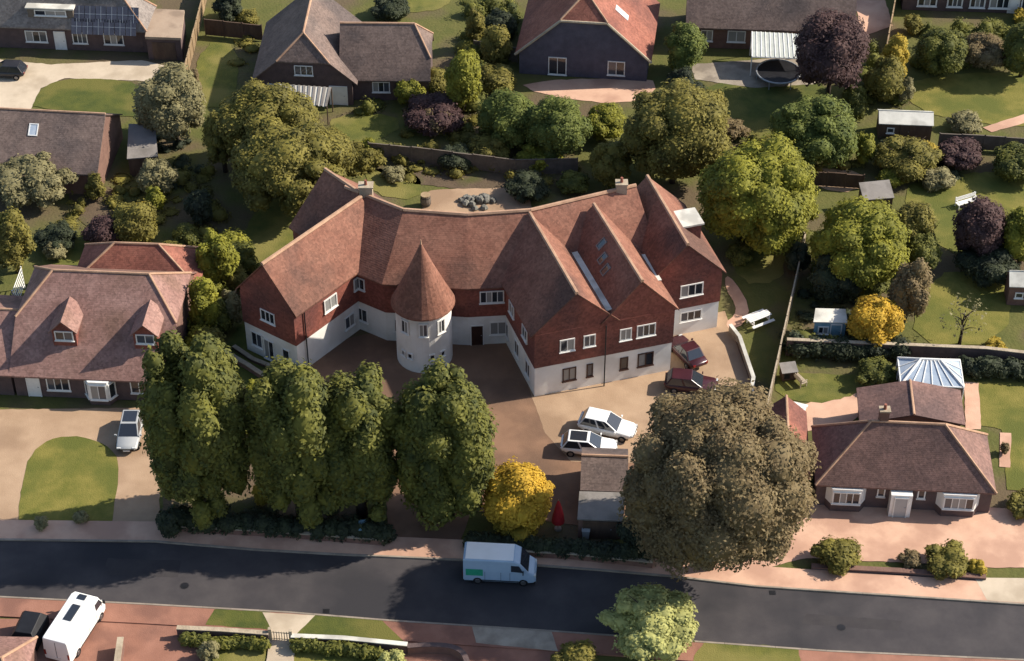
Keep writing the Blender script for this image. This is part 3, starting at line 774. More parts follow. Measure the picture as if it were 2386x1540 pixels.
# west wing
frL = db((549, 672), (690, 738), (605, 607), (836, 450), zeL, zrL)
bL = block(MH, frL, zeL, zrL, 'depth', ((0, 1), (0, 1)), bandsM(zeL), 'roof_main', 'tile_hung', over=.4, ridge_r=RIDGE)
# rear west wing
J = P(838, 449, zrL); K = P(757, 394, zrL); dK = (xy(K)-xy(J)).normalized(); nK = Vector((dK.y, -dK.x, 0))
frK = Frame(xy(J)-nK*4.2, xy(J)+nK*4.2, xy(K)-nK*4.2)
block(MH, frK, 6.4, zrL, 'depth', ((0, 1), (0, 1)), bandsM(6.4), 'roof_main', 'tile_hung', over=.4, ridge_r=RIDGE)
# bent main range: three stretches
zeC, zrC = 6.3, 10.2
Q0, Q1, Qm, Q2, Q3 = P(838, 449, zrC), P(940, 489, zrC), P(1090, 500, zrC-.12), P(1236, 490, zrC), P(1482, 432, zrC)
Q0 = Q0 - (Q1-Q0).normalized()*1.5
def mitre(pts, off):
    """the bent line set off sideways (minus = towards the viewer)"""
    out = []
    for i_, q in enumerate(pts):
        d0 = xy(pts[i_]-pts[i_-1]).normalized() if i_ else None
        d1 = xy(pts[i_+1]-pts[i_]).normalized() if i_ < len(pts)-1 else None
        d0 = d0 or d1; d1 = d1 or d0; b_ = (d0+d1).normalized(); n_ = Vector((-b_.y, b_.x, 0))
        out.append(xy(q) + n_*(off/max(.5, b_.dot(d0))))
    return out
RG = [Q0, Q1, Qm, Q2, Q3]
ef, eb = mitre(RG, -5.0), mitre(RG, 4.0); wf, wb = mitre(RG, -4.6), mitre(RG, 3.6); tf, tb = mitre(RG, -4.68), mitre(RG, 3.68)
rm_ = MB()
for k in range(4):
    rm_.prism([ef[k]+UP*zeC, ef[k+1]+UP*zeC, RG[k+1], RG[k]], UP*-.14); rm_.prism([eb[k]+UP*zeC, eb[k+1]+UP*zeC, RG[k+1], RG[k]], UP*-.14)
    MB().prism([wf[k], wf[k+1], wb[k+1], wb[k]], UP*3.1).build('wall', MATS['render_white'], MH)
    MB().prism([x+UP*3.08 for x in (tf[k], tf[k+1], tb[k+1], tb[k])], UP*(zeC-3.08)).build('wall', MATS['tile_hung'], MH)
rC = rm_.build('roof', MATS['roof_main'], MH)
for k in range(4): MB().tube(RG[k]+UP*.02, RG[k+1]+UP*.02, RIDGE, RIDGE, 6).build('ridge_cap', MATS['ridge'], rC)
bC1, bC2, bC4 = ({'ins': (wf[k], wf[k+1])} for k in range(3))
# east wings: three gables
zeE, zrE = 6.5, 10.2
def gable_wing(Apx, apex, back, ze, zr, right=True):
    a = P(*Apx, ze); ap = P(*apex, zr); o = xy(ap)*2 - xy(a); d = xy(P(*back, zr)) - xy(ap)
    A_, B_ = (o, xy(a)) if right else (xy(a), o)
    return Frame(A_, B_, A_ + d)
def proj(q):
    c_, s_ = math.cos(PITCH), math.sin(PITCH); x, y, z = q[0], q[1], q[2]-CAMH
    dep = y*c_ - z*s_; upc = y*s_ + z*c_
    return IW/2 + FPX*x/dep, IH/2 - FPX*upc/dep
LA, LBp = xy(P(1237, 786, zeE)), xy(P(1583, 721, zeE))
def apex_on(u_, v_):
    """point of the front line seen at column u_, and its height seen at row v_"""
    best = min(((abs(proj(LA.lerp(LBp, k/2000)+UP*zz)[0]-u_) + abs(proj(LA.lerp(LBp, k/2000)+UP*zz)[1]-v_), k/2000, zz) for k in range(200, 1900, 10) for zz in [9.0+.05*i for i in range(50)]))
    return best[1], best[2]
t1, z1 = apex_on(1343, 687); t2, z2 = apex_on(1496, 652)
dE = (xy(P(1233, 499, zrE))-xy(P(1343, 687, zrE)))
frE1 = Frame(LA, LA.lerp(LBp, 2*t1), LA + dE)
frE2 = Frame(LA.lerp(LBp, 2*t2-1), LBp, LA.lerp(LBp, 2*t2-1) + dE*.97)
zrE = (z1+z2)/2; zrE1, zrE2 = z1, z2
frE3 = gable_wing((1693, 635), (1603, 570), (1508, 410), 5.9, 9.6, True)
bE1 = block(MH, frE1, zeE, zrE, 'depth', ((0, 1), (0, 1)), bandsM(zeE), 'roof_main', 'tile_hung', over=.4, ridge_r=RIDGE)
bE2 = block(MH, frE2, zeE, zrE+.02, 'depth', ((0, 1), (0, 1)), [(0, 3.08, 'render_white', .006), (3.07, zeE, 'tile_hung', .09)], 'roof_main', 'tile_hung', over=.4, ridge_r=RIDGE)
bE3 = block(MH, frE3, 5.9, 9.6, 'depth', ((0, 1), (0, 1)), bandsM(5.9, 2.9), 'roof_main', 'tile_hung', over=.4, ridge_r=RIDGE)
# lead valley gutters between the gables
def valley(fa, fb_, ze, zr, za, wdt=.55, fwd=.3):
    m1 = (fa.A+fa.B)/2; m2 = (fb_.A+fb_.B)/2; mid = (m1+m2)/2; d = fa.e2; n = Vector((d.y, -d.x, 0))
    MB().obox(mid+d*fwd-n*wdt/2+UP*za, n*wdt, d*8.2, UP*.1).build('valley_gutter', MATS['flat_pale'], MH)
hw1 = (frE1.B-frE1.A).length/2; hw2 = (frE2.B-frE2.A).length/2
gap = ((frE1.A+frE1.B)/2 - (frE2.A+frE2.B)/2).length
zval = zrE - (gap/2)*((zrE-zeE)/hw1)
valley(frE1, frE2, zeE, zrE, zval+.0, .8)
MB().obox(frE2.B-frE2.e1*.75+frE2.e2*3.4+UP*(zeE+.42), frE2.e1*.6, frE2.e2*3.6, UP*.09).build('valley_gutter', MATS['flat_pale'], MH)
print('valley', hw1, hw2, gap, zval)
# flat roofed dormer on the east slope
p, d, up, n = slope_pt(frE3, 'depth', 1, 4.6, .42, 5.9, 9.6)
e = Vector((d.y, -d.x, 0))
dm = MB().obox(p-d*1.0-UP*1.2-e*1.4, d*2.0, e*1.9, UP*2.25).build('dormer', MATS['tile_hung'], MH)
MB().obox(p-d*1.15+UP*1.05-e*1.6, d*2.3, e*2.3, UP*.16).build('dormer_roof', MATS['flat_pale'], dm)
# turret
TC = P(990, 827); 
def ring(c, r, z, n=28): return [(c.x+r*math.cos(2*math.pi*k/n), c.y+r*math.sin(2*math.pi*k/n), z) for k in range(n)]
MB().rings([ring(TC, 2.3, 0), ring(TC, 2.28, 5.95)]).build('turret_wall', MATS['render_white'], MH, smooth=False)
tr = MB().rings([ring(TC, 2.62, 5.75), ring(TC, 2.6, 5.88), ring(TC, 2.05, 6.95), ring(TC, 1.0, 9.3), ring(TC, .06, 11.6)]).build('turret_roof', MATS['roof_main'], MH, smooth=False)
MB().tube((TC.x, TC.y, 11.5), (TC.x, TC.y, 12.0), .09, .03, 8).build('finial', MATS['ridge'], tr)
def turret_window(ang, z, wd, ht, lights=1):
    a = R(ang); n = Vector((math.cos(a), math.sin(a), 0)); d = Vector((-n.y, n.x, 0)); c = xy(TC)+n*2.27
    window(MH, c-d*2, c+d*2, 2.0, z, wd, ht, lights, out=.03)
for ang in (-128, -88, -50): turret_window(ang, 3.9, .75, 1.35, 2)
for ang in (-135, -118, -72, -48): turret_window(ang, 1.35, .5, .6, 1)
# windows of the wings
def winline(b, i, j): return b['ins'][i], b['ins'][j]
a, b = winline(bL, 0, 1); L = (xy(b)-xy(a)).length
window(MH, a, b, L*.22, .9, 1.2, 1.5, 2); window(MH, a, b, L*.45, .1, 1.1, 2.1, 2); window(MH, a, b, L*.78, 1.0, .8, 1.1, 1)
window(MH, a, b, L*.5, 4.3, 1.5, 1.15, 3, out=.09)
a, b = winline(bL, 1, 2); L = (xy(b)-xy(a)).length
window(MH, a, b, L*.36, 4.35, 1.5, 1.3, 2, out=.09); window(MH, a, b, L*.66, 4.45, 1.2, 1.2, 2, out=.09); window(MH, a, b, L*.55, 1.0, 1.2, 1.3, 2)
a, b = winline(bC1, 0, 1); L = (xy(b)-xy(a)).length
window(MH, a, b, L*.62, 4.5, 1.5, 1.2, 3, out=.09); window(MH, a, b, L*.62, 1.0, 1.6, 1.4, 3)
a, b = winline(bC4, 0, 1); L = (xy(b)-xy(a)).length
window(MH, a, b, L*.32, 4.5, 2.0, 1.25, 4, out=.09); window(MH, a, b, L*.40, 1.0, 1.4, 1.4, 2); door(MH, a, b, L*.12, 0)
a, b = winline(bC2, 0, 1); L = (xy(b)-xy(a)).length
window(MH, a, b, L*.28, 4.5, 1.3, 1.2, 2, out=.09); window(MH, a, b, L*.2, 1.0, 1.4, 1.4, 2)
a, b = winline(bE1, 3, 0); L = (xy(b)-xy(a)).length
for s in (.35, .6, .85): window(MH, a, b, L*s, .9, 1.1, 1.5, 2)
for s in (.5, .8): window(MH, a, b, L*s, 4.4, 1.2, 1.2, 2, out=.09)
a, b = winline(bE1, 0, 1); L = (xy(b)-xy(a)).length
window(MH, a, b, L*.40, 4.3, 1.25, 1.25, 2, out=.10); window(MH, a, b, L*.68, 4.35, 1.0, 1.2, 2, out=.10)
window(MH, a, b, L*.44, 1.05, 1.15, 1.35, 2, m='door_dark'); window(MH, a, b, L*.70, 1.05, .55, 1.35, 1, m='door_dark')
a, b = winline(bE2, 0, 1); L = (xy(b)-xy(a)).length
window(MH, a, b, L*.30, 4.3, 1.0, 1.2, 2, out=.10); window(MH, a, b, L*.60, 4.3, 1.6, 1.25, 3, out=.10)
window(MH, a, b, L*.30, 1.1, .7, 1.3, 1, m='door_dark'); window(MH, a, b, L*.62, 1.05, 1.35, 1.4, 2, m='door_dark')
a, b = winline(bE3, 0, 1); L = (xy(b)-xy(a)).length
window(MH, a, b, L*.60, 4.1, 2.0, 1.25, 3, out=.10); window(MH, a, b, L*.62, 1.35, 1.9, 1.05, 3)
# downpipes at the joint of the two front gables and on the west wing
pj = bE1['ins'][1]
a, b = winline(bE1, 0, 1); dd = (xy(b)-xy(a)).normalized(); nn = Vector((dd.y, -dd.x, 0)); j = (xy(frE1.A)+xy(frE2.B))/2 + frE1.e2*.1
MB().tube(j+nn*.28, j+nn*.28+UP*6.4, .055, .055, 8).build('downpipe', MATS['black_plastic'], MH)
a, b = winline(bL, 1, 2); dd = (xy(b)-xy(a)).normalized(); nn = Vector((dd.y, -dd.x, 0)); j = xy(a)+dd*1.0+nn*.15
MB().tube(j, j+UP*6.2, .055, .055, 8).build('downpipe', MATS['black_plastic'], MH)
# roof windows in the dark slope of the middle gable
for s, f in ((6.6, .74), (5.3, .62), (4.1, .56)): rooflight(MH, frE2, 'depth', 0, s, f, zeE, zrE, .7, 1.0, m='felt_grey')
chimney(MH, P(853, 446, 10.4), 8.0, 11.1, 1.1, .8, 'stone_pale'); chimney(MH, P(1448, 440, 10.2), 8.0, 10.9, .9, .7, 'stone_pale')

# ================================================================== WEST BUNGALOW (lower left)
LB = thing('bungalow', 'chalet bungalow with pinkish tiled roof and two small gabled dormers', 'house', P(200, 930))
zeB, zrB = 2.5, 7.7
frB = fb((20, 876), (398, 892), (240, 634), zeB, zrB)
bB = block(LB, frB, zeB, zrB, 'front', ((2.6, .55), (2.6, .55)), [(0, zeB, 'brick_dark', 0)], 'roof_left', 'brick', over=.5)
# lower west part under the same front slope
frB2 = fb((-150, 868), (24, 876), (40, 722), zeB+.02, 5.2)
block(LB, frB2, zeB+.02, 5.2, 'front', ((0, 1), (0, 1)), [(0, zeB, 'brick_dark', 0)], 'roof_left', 'brick', over=.5)
# rear extension hip; redder tiles paint in the sun on its right-facing slopes
frB3 = Frame(P(165, 662, 3.6), P(462, 672, 3.6), xy(P(165, 662, 3.6))+frB.e2*5.4)
block(LB, frB3, 3.6, 6.0, 'front', ((3.4, 0), (3.6, 0)), [(0, 3.6, 'brick', 0)], 'roof_red')
for s in (4.35, 10.9):
    # gabled dormers on the front slope
    p, d, up, n = slope_pt(frB, 'front', 0, s, .46, zeB, zrB); bk = frB.e2
    fw = xy(p) - bk*1.15; wd = 1.9; zb_, ze_, zr_ = p.z-1.0, p.z+.72, p.z+1.75
    dm = MB().prism([fw-d*wd/2+UP*zb_, fw+d*wd/2+UP*zb_, fw+d*wd/2+UP*ze_, fw+UP*(zr_-.12), fw-d*wd/2+UP*ze_], bk*3.0).build('dormer', MATS['tile_hung'], LB)
    ro = MB()
    for sg in (-1, 1):
        ro.prism([fw-bk*.25+d*sg*(wd/2+.2)+UP*(ze_-.12), fw-bk*.25+UP*zr_, fw+bk*3.0+UP*zr_, fw+bk*3.0+d*sg*(wd/2+.2)+UP*(ze_-.12)], UP*.1)
    r_ = ro.build('dormer_roof', MATS['roof_left'], dm)
    window(dm, fw-d*wd/2, fw+d*wd/2, wd/2, zb_+.75, 1.5, .95, 2, name='dormer_window', out=.01)
a, b = bB['ins'][0], bB['ins'][1]; L = (xy(b)-xy(a)).length
window(LB, a, b, L*.28, .75, 1.9, 1.35, 3); window(LB, a, b, L*.82, .8, 2.0, 1.3, 3)
# canted bay
c = a + (b-a).normalized()*(L*.55); d = (b-a).normalized(); n = Vector((d.y, -d.x, 0))
MB().prism([c-d*1.25, c-d*.75+n*.73, c+d*.75+n*.73, c+d*1.25], UP*.5).build('bay_plinth', MATS['brick_dark'], LB)
bay = MB().prism([x+UP*.502 for x in (c-d*1.25, c-d*.75+n*.75, c+d*.75+n*.75, c+d*1.25)], UP*1.9).build('bay', MATS['upvc'], LB)
window(bay, c-d*.75+n*.75, c+d*.75+n*.75, .75, .6, 1.35, 1.55, 2, name='bay_window', out=.01)
window(bay, c-d*1.25, c-d*.75+n*.75, .45, .6, .75, 1.55, 1, name='bay_window', out=.01); window(bay, c+d*.75+n*.75, c+d*1.25, .45, .6, .75, 1.55, 1, name='bay_window', out=.01)
door(LB, a, b, L*.12, 0, .95, 2.05, 'upvc'); 
# ================================================================== EAST BUNGALOW (right)
RB = thing('bungalow', 'hipped brown-tiled bungalow with white bay windows and glass conservatory behind', 'house', P(2110, 1200))
zeR, zrR = 2.5, 6.3
frR = fb((1900, 1130), (2322, 1150), (2116, 985), zeR, zrR)
e1 = frR.e1; h0 = (xy(P(2030, 983, zrR))-frR.A).dot(e1); h1 = (frR.B-xy(P(2202, 988, zrR))).dot(e1)
bR = block(RB, frR, zeR, zrR, 'front', ((h0, 0), (h1, 0)), [(0, zeR, 'brick_dark', 0)], 'roof_right', over=.45)
frR2 = Frame(P(2003, 985, 2.5), P(2250, 990, 2.5), xy(P(2003, 985, 2.5))+frR.e2*4.1)
block(RB, frR2, 2.5, 3.45, 'depth', ((0, 1), (0, 1)), [(0, 2.5, 'brick', 0)], 'roof_right', 'brick')
a, b = bR['ins'][0], bR['ins'][1]; L = (xy(b)-xy(a)).length; d = (b-a).normalized(); n = Vector((d.y, -d.x, 0))
for s, wd in ((.17, 1.5), (.81, 1.6)):
    c = xy(a)+d*(L*s)
    MB().prism([c-d*wd, c-d*(wd-.4)+n*.58, c+d*(wd-.4)+n*.58, c+d*wd], UP*.75).build('bay_plinth', MATS['brick_dark'], RB)
    bay = MB().prism([x+UP*.752 for x in (c-d*wd, c-d*(wd-.4)+n*.6, c+d*(wd-.4)+n*.6, c+d*wd)], UP*1.55).build('bay', MATS['upvc'], RB)
    window(bay, c-d*(wd-.4)+n*.6, c+d*(wd-.4)+n*.6, wd-.4, .85, (wd-.4)*1.9, 1.2, 4, name='bay_window', out=.01)
c = xy(a)+d*(L*.48)
porch = MB().obox(c-d*.8+n*.002, d*1.6, n*.9, UP*2.25).build('porch', MATS['upvc'], RB)
door(porch, c-d*.8+n*.9, c+d*.8+n*.9, .8, .02, .9, 1.95, 'paint_silver', out=.02)
window(RB, a, b, L*.37, 1.2, .6, .9, 1); window(RB, a, b, L*.60, 1.2, .6, .9, 1)
chimney(RB, P(2058, 980, 6.2), 4.5, 7.4, .7, .55, 'brick')
# conservatory
zc0, zc1 = 2.3, 2.95
CA, CB = xy(P(2099, 897, zc0)), xy(P(2246, 903, zc0)); ce = (CB-CA).normalized(); cn = frR.e2; CD = 3.3
CV = thing('conservatory', 'white framed glass conservatory on the back of the hipped bungalow', 'conservatory', (CA+CB)/2)
cw = (CB-CA).length
MB().prism([CA, CB, CB+cn*CD, CA+cn*CD], UP*.6).build('dwarf_wall', MATS['brick'], CV)
def bar(a, b, r=.05): return MB().tube(a, b, r, r, 6).build('glazing_bar', MATS['upvc'], CV)
cc = [CA, CB, CB+cn*CD, CA+cn*CD]
for i in range(4):
    p, q = cc[i], cc[(i+1) % 4]; L = (q-p).length; nn = 5 if L > 4 else 3
    for k in range(nn):
        x, y = p.lerp(q, k/nn), p.lerp(q, (k+1)/nn)
        MB().prism([x+UP*.62, y+UP*.62, y+UP*(zc0-.05), x+UP*(zc0-.05)], (cc[(i+2) % 4]-q).normalized()*.02).build('pane', MATS['glass'], CV)
        bar(x+UP*.6, x+UP*zc0, .045)
    bar(p+UP*zc0, q+UP*zc0, .07)
r0 = CA+ce*1.7+cn*2.5+UP*zc1; r1 = CB-ce*1.7+cn*2.5+UP*zc1
bar(r0, r1, .13)
cz = [x+UP*zc0 for x in cc]
mat('roof_glass', (164, 180, 198), (196, 206, 216), scale=0.9, rough=0.2, spec=0.5)
def glz(a, b, c, d, n_):
    """slope of glass between eave a-b and top d-c in n_ sheets with bars"""
    for k in range(n_):
        q = [a.lerp(b, k/n_), a.lerp(b, (k+1)/n_), d.lerp(c, (k+1)/n_), d.lerp(c, k/n_)]
        if (q[2]-q[3]).length < 1e-4: q = q[:3]
        MB().prism(q, UP*-.03).build('roof_pane', MATS['roof_glass'], CV)
        if k: bar(q[0]+UP*.03, q[-1]+UP*.03, .05)
glz(cz[0], cz[1], r1, r0, 6); glz(cz[1], cz[2], r1, r1, 3); glz(cz[2], cz[3], r0, r1, 4); glz(cz[3], cz[0], r0, r0, 3)
for x, y in ((cz[0], r0), (cz[1], r1), (cz[2], r1), (cz[3], r0)): bar(x+UP*.03, y+UP*.03, .1)
# garage of the right bungalow
GA = thing('garage', 'narrow gabled garage with clay tiles beside the hipped bungalow', 'garage', P(1845, 1130))
frG = Frame(P(1783, 1112, 2.4), P(1889, 1117, 2.4), xy(P(1783, 1112, 2.4))+frR.e2*7.6)
bG = block(GA, frG, 2.4, 4.0, 'depth', ((0, 1), (0, 1)), [(0, 2.4, 'brick', 0)], 'roof_red', 'brick')
a, b = bG['ins'][0], bG['ins'][1]; L = (xy(b)-xy(a)).length; door(GA, a, b, L*.5, 0, 2.2, 2.05, 'upvc')
# ================================================================== HOUSES ALONG THE TOP
# upper left: grey roof with solar panels
TL = thing('house', 'grey-roofed bungalow with solar panels and pale flat-roofed dormer', 'house', P(160, 145))
frT = fb((-60, 60), (342, 74), (150, -42), 2.7, 6.6)
bT = block(TL, frT, 2.7, 6.6, 'front', ((0, 1), (3.4, 0)), [(0, 2.7, 'brick_dark', 0)], 'roof_grey', over=.45)
def on_roof(frm, px, ze, zr):
    """picture point -> (s, f) on the front slope"""
    lo = 0.0; hi = 1.0
    best = None
    for k in range(201):
        f = k/200; z = ze+(zr-ze)*f; p = xy(P(*px, z)); h = (p-frm.A); h2 = frm.C-frm.A
        nn = h2.normalized(); dist = h.dot(nn); want = f*h2.length/2
        if best is None or abs(dist-want) < best[0]: best = (abs(dist-want), h.dot(frm.e1), f)
    return best[1], best[2]
s0, f0 = on_roof(frT, (66, 40), 2.7, 6.6); s1, f1 = on_roof(frT, (172, 44), 2.7, 6.6)
p, d, up, n = slope_pt(frT, 'front', 0, s0, f0, 2.7, 6.6); wl = s1-s0
dm = MB().obox(xy(p)+UP*(p.z-.4), d*wl, frT.e2*4.0, UP*1.45).build('dormer', MATS['wood_grey'], TL)
MB().obox(xy(p)-d*.15-frT.e2*.2+UP*(p.z+1.052), d*(wl+.3), frT.e2*4.4, UP*.14).build('dormer_roof', MATS['flat_pale'], dm)
window(dm, xy(p), xy(p)+d*wl, wl/2, p.z+.25, wl*.7, .65, 3, name='dormer_window')
s0, f0 = on_roof(frT, (166, 68), 2.7, 6.6); s1, f1 = on_roof(frT, (318, 72), 2.7, 6.6); s2, f2 = on_roof(frT, (190, 28), 2.7, 6.6)
for i in range(6):
    for j in range(2):
        pw = (s1-s0)/6; q, d, up, n = slope_pt(frT, 'front', 0, s0+pw*(i+.5)+j*.25, f0+.07+j*.27, 2.7, 6.6)
        o = q - d*(pw*.47) - up*.78 + n*.04
        pn = MB().obox(o, d*pw*.94, up*1.56, n*.05).build('solar_panel', MATS['solar'], TL)
        MB().obox(o+n*.052+up*.75, d*pw*.94, up*.05, n*.01).obox(o+n*.052+d*(pw*.45), d*.05, up*1.56, n*.009).build('panel_frame', MATS['alu'], pn)
for i in range(3):
    q, d, up, n = slope_pt(frT, 'front', 0, s0+(s1-s0)*.18+i*1.35, .80, 2.7, 6.6); o = q-d*.6-up*.6+n*.04
    pn = MB().obox(o, d*1.25, up*1.3, n*.05).build('solar_panel', MATS['solar'], TL)
    MB().obox(o+n*.052+up*.62, d*1.25, up*.05, n*.01).build('panel_frame', MATS['alu'], pn)
a, b = bT['ins'][0], bT['ins'][1]; L = (xy(b)-xy(a)).length
for s, wd in ((.34, 2.2), (.60, 1.5), (.80, 2.0)): window(TL, a, b, L*s, .8, wd, 1.3, 3)
door(TL, a, b, L*.48, 0, 1.0, 2.05, 'upvc')
# flat roofed garage
FG = thing('garage', 'flat-roofed garage with tan felt roof beside the solar-panel bungalow', 'garage', P(380, 115))
q = [xy(P(338, 88, 2.6)), xy(P(422, 91, 2.6)), xy(P(430, 26, 2.6)), xy(P(350, 22, 2.6))]
cq = sum(q, Vector())/4
MB().prism([cq+(x-cq)*.95 for x in q], UP*2.5).build('wall', MATS['brick_dark'], FG)
MB().prism([x+UP*2.45 for x in q], UP*.28).build('roof', MATS['felt_tan'], FG)
dd = (q[1]-q[0]).normalized(); MB().obox(cq+(q[0]-cq)*.95+dd*.5+Vector((dd.y,-dd.x,0))*.0+UP*.02, dd*2.3, Vector((dd.y,-dd.x,0))*.05, UP*2.05).build('garage_door', MATS['wood_dark'], FG)
# left garage with roof window
LG = thing('outbuilding', 'brown-tiled outbuilding with a single small roof window at left edge', 'outbuilding', P(110, 420))
frLG = fb((-70, 392), (226, 408), (120, 259), 2.5, 5.8)
bLG = block(LG, frLG, 2.5, 5.8, 'front', ((0, 1), (0, 1)), [(0, 2.5, 'brick', 0)], 'roof_brown', 'brick')
s, f = on_roof(frLG, (78, 302), 2.5, 5.8); rooflight(LG, frLG, 'front', 0, s, f, 2.5, 5.8, .85, 1.2, glass='roof_glass', m='upvc')
LT = thing('lean_to', 'grey lean-to roof in the shade beside the brown outbuilding', 'shed', P(330, 360))
q = [P(296, 372, 2.0), P(368, 366, 2.0), P(362, 292, 2.6), P(300, 290, 2.6)]
MB().prism(q, UP*.1).build('roof', MATS['felt_grey'], LT); MB().prism([xy(x)+(sum((xy(y) for y in q), Vector())/4-xy(x))*.06 for x in q], UP*1.95).build('wall', MATS['wood_dark'], LT)
# chevron plan house
CH = thing('house', 'brown-tiled house with half-hipped front wing and long side range', 'house', P(760, 220))
zeH, zrH = 2.5, 7.0
frH = db((586, 187), (832, 197), (708, 88), (738, -45), zeH, zrH)
bH = block(CH, frH, zeH, zrH, 'depth', ((1.7, .5), (0, 1)), [(0, zeH, 'brick_dark', 0)], 'roof_brown', 'brick_dark', over=.5)
frH2 = fb((790, 187), (1003, 189), (860, 54), zeH, 6.6)
bH2 = block(CH, frH2, zeH, 6.6, 'front', ((0, 1), (1.6, .4)), [(0, zeH, 'brick_dark', 0)], 'roof_brown', 'stone_pale', over=.45)
a, b = bH['ins'][0], bH['ins'][1]; L = (xy(b)-xy(a)).length
window(CH, a, b, L*.2, .9, 1.8, 1.2, 3); window(CH, a, b, L*.5, 3.2, 1.8, 1.1, 3); door(CH, a, b, L*.85, 0, 1.6, 2.05, 'upvc')
a, b = bH2['ins'][0], bH2['ins'][1]; L = (xy(b)-xy(a)).length
window(CH, a, b, L*.45, .9, 1.7, 1.2, 3); window(CH, a, b, L*.72, .9, 1.2, 1.2, 2)
# corrugated canopy in front of it
CN = thing('canopy', 'pale corrugated canopy leaning against the half-hipped house', 'canopy', P(700, 250))
q0, q1, q2, q3 = P(648, 236, 2.0), P(762, 250, 2.0), P(772, 205, 2.7), P(640, 196, 2.7)
nc = 22
for k in range(nc):
    a_, b_, c_, d_ = q0.lerp(q1, k/nc), q0.lerp(q1, (k+1)/nc), q3.lerp(q2, (k+1)/nc), q3.lerp(q2, k/nc)
    dz = UP*(.07 if k % 2 else 0); MB().prism([a_+dz, b_+dz, c_+dz, d_+dz], UP*.04).build('sheet', MATS['felt_grey' if k % 2 else 'flat_pale'], CN)
for x in (q0, q1, q2, q3): MB().tube(xy(x), xy(x)+UP*(x.z), .06, .06, 6).build('post', MATS['wood_dark'], CN)
# dark half-hipped gable bungalow
DG = thing('house', 'bungalow with dark half-hipped gable wall and red right roof slope', 'house', P(1360, 195))
zeD, zrD = 2.4, 8.6
frD = db((1200, 124), (1518, 144), (1362, 0), (1392, -146), zeD, zrD, 11.0)
bD = block(DG, frD, zeD, zrD, 'depth', ((1.9, .66), (0, 1)), [(0, zeD, 'brick_slate', 0)], 'roof_red', 'brick_slate', over=.4)
# pale bargeboards along the verges and the half hip
mD = (frD.A+frD.B)/2; riseD = zrD-zeD
h0_ = frD.A.lerp(mD, .66)+UP*(zeD+.66*riseD); h1_ = frD.B.lerp(mD, .66)+UP*(zeD+.66*riseD)
for a, b in ((frD.A+UP*zeD, h0_), (h0_, h1_), (frD.B+UP*zeD, h1_)):
    MB().tube(a-frD.e2*.08-UP*.08, b-frD.e2*.08-UP*.08, .13, .13, 6).build('bargeboard', MATS['stone_pale'], DG)
a, b = bD['ins'][0], bD['ins'][1]; L = (xy(b)-xy(a)).length
window(DG, a, b, L*.30, .15, 1.8, 2.0, 2); window(DG, a, b, L*.76, .5, 1.7, 1.6, 2)
rooflight(DG, frD, 'depth', 1, 3.6, .50, zeD, zrD, .9, 1.7, glass='upvc')
# upper right long house
UR = thing('house', 'long brown-roofed house at the top right behind the ribbed canopy', 'house', P(1800, 150))
frU = fb((1598, 64), (1994, 76), (1790, -52), 2.6, 6.4)
bU = block(UR, frU, 2.6, 6.4, 'front', ((0, 1), (0, 1)), [(0, 2.6, 'brick', 0)], 'roof_brown', 'stone_pale', over=.5)
a, b = bU['ins'][0], bU['ins'][1]; L = (xy(b)-xy(a)).length
for s, wd in ((.12, 1.2), (.30, 1.8), (.55, 2.2), (.85, 1.8)): window(UR, a, b, L*s, .8, wd, 1.3, 2)
UC = thing('canopy', 'white ribbed canopy roof at the back of the long brown-roofed house', 'canopy', P(1810, 170))
q0, q1, q2, q3 = P(1752, 132, 2.2), P(1872, 136, 2.2), P(1866, 80, 2.75), P(1752, 74, 2.75); nc = 11
for k in range(nc):
    a_, b_, c_, d_ = q0.lerp(q1, k/nc), q0.lerp(q1, (k+1)/nc), q3.lerp(q2, (k+1)/nc), q3.lerp(q2, k/nc)
    MB().prism([a_, b_, c_, d_], UP*.04).build('sheet', MATS['poly_ribbed'], UC); MB().tube(a_+UP*.05, d_+UP*.05, .05, .05, 6).build('rib', MATS['upvc'], UC)
for x in (q0, q1, q2, q3): MB().tube(xy(x), xy(x)+UP*x.z, .06, .06, 6).build('post', MATS['upvc'], UC)
MB().tube(q0-UP*.03, q1-UP*.03, .07, .07, 6).build('beam', MATS['upvc'], UC)
TP = thing('trampoline', 'round black trampoline on legs just below the white ribbed canopy', 'trampoline', P(1812, 185))
c = P(1812, 185)
MB().rings([ring(c, 2.1, .86, 24), ring(c, 2.1, .93, 24)]).build('bed', MATS['black_plastic'], TP)
rb = MB()
for k in range(24):
    t0, t1 = 2*math.pi*k/24, 2*math.pi*(k+1)/24
    rb.tube(c+Vector((2.15*math.cos(t0), 2.15*math.sin(t0), .92)), c+Vector((2.15*math.cos(t1), 2.15*math.sin(t1), .92)), .09, .09, 6)
rb.build('rim', MATS['alu'], TP)
for k in range(6):
    t0 = 2*math.pi*k/6; x = c+Vector((2.1*math.cos(t0), 2.1*math.sin(t0), 0)); MB().tube(x, x+UP*.9, .05, .05, 6).build('leg', MATS['alu'], TP)
# far top right house with white windows
FR = thing('house', 'house at the top right corner showing only its white-windowed dark front', 'house', P(2270, 40))
frF = fb((2105, -25), (2520, -12), (2300, -130), 2.6, 6.0)
bF = block(FR, frF, 2.6, 6.0, 'front', ((2, 0), (2, 0)), [(0, 2.6, 'brick_dark', 0)], 'roof_brown')
a, b = bF['ins'][0], bF['ins'][1]; L = (xy(b)-xy(a)).length
for s, wd in ((.14, 2.0), (.3, 1.6), (.43, 1.6), (.56, 2.2), (.72, 1.4)): window(FR, a, b, L*s, .5, wd, 1.7, 3, bar=.14)
door(FR, a, b, L*.64, 0, 1.0, 2.1, 'upvc')

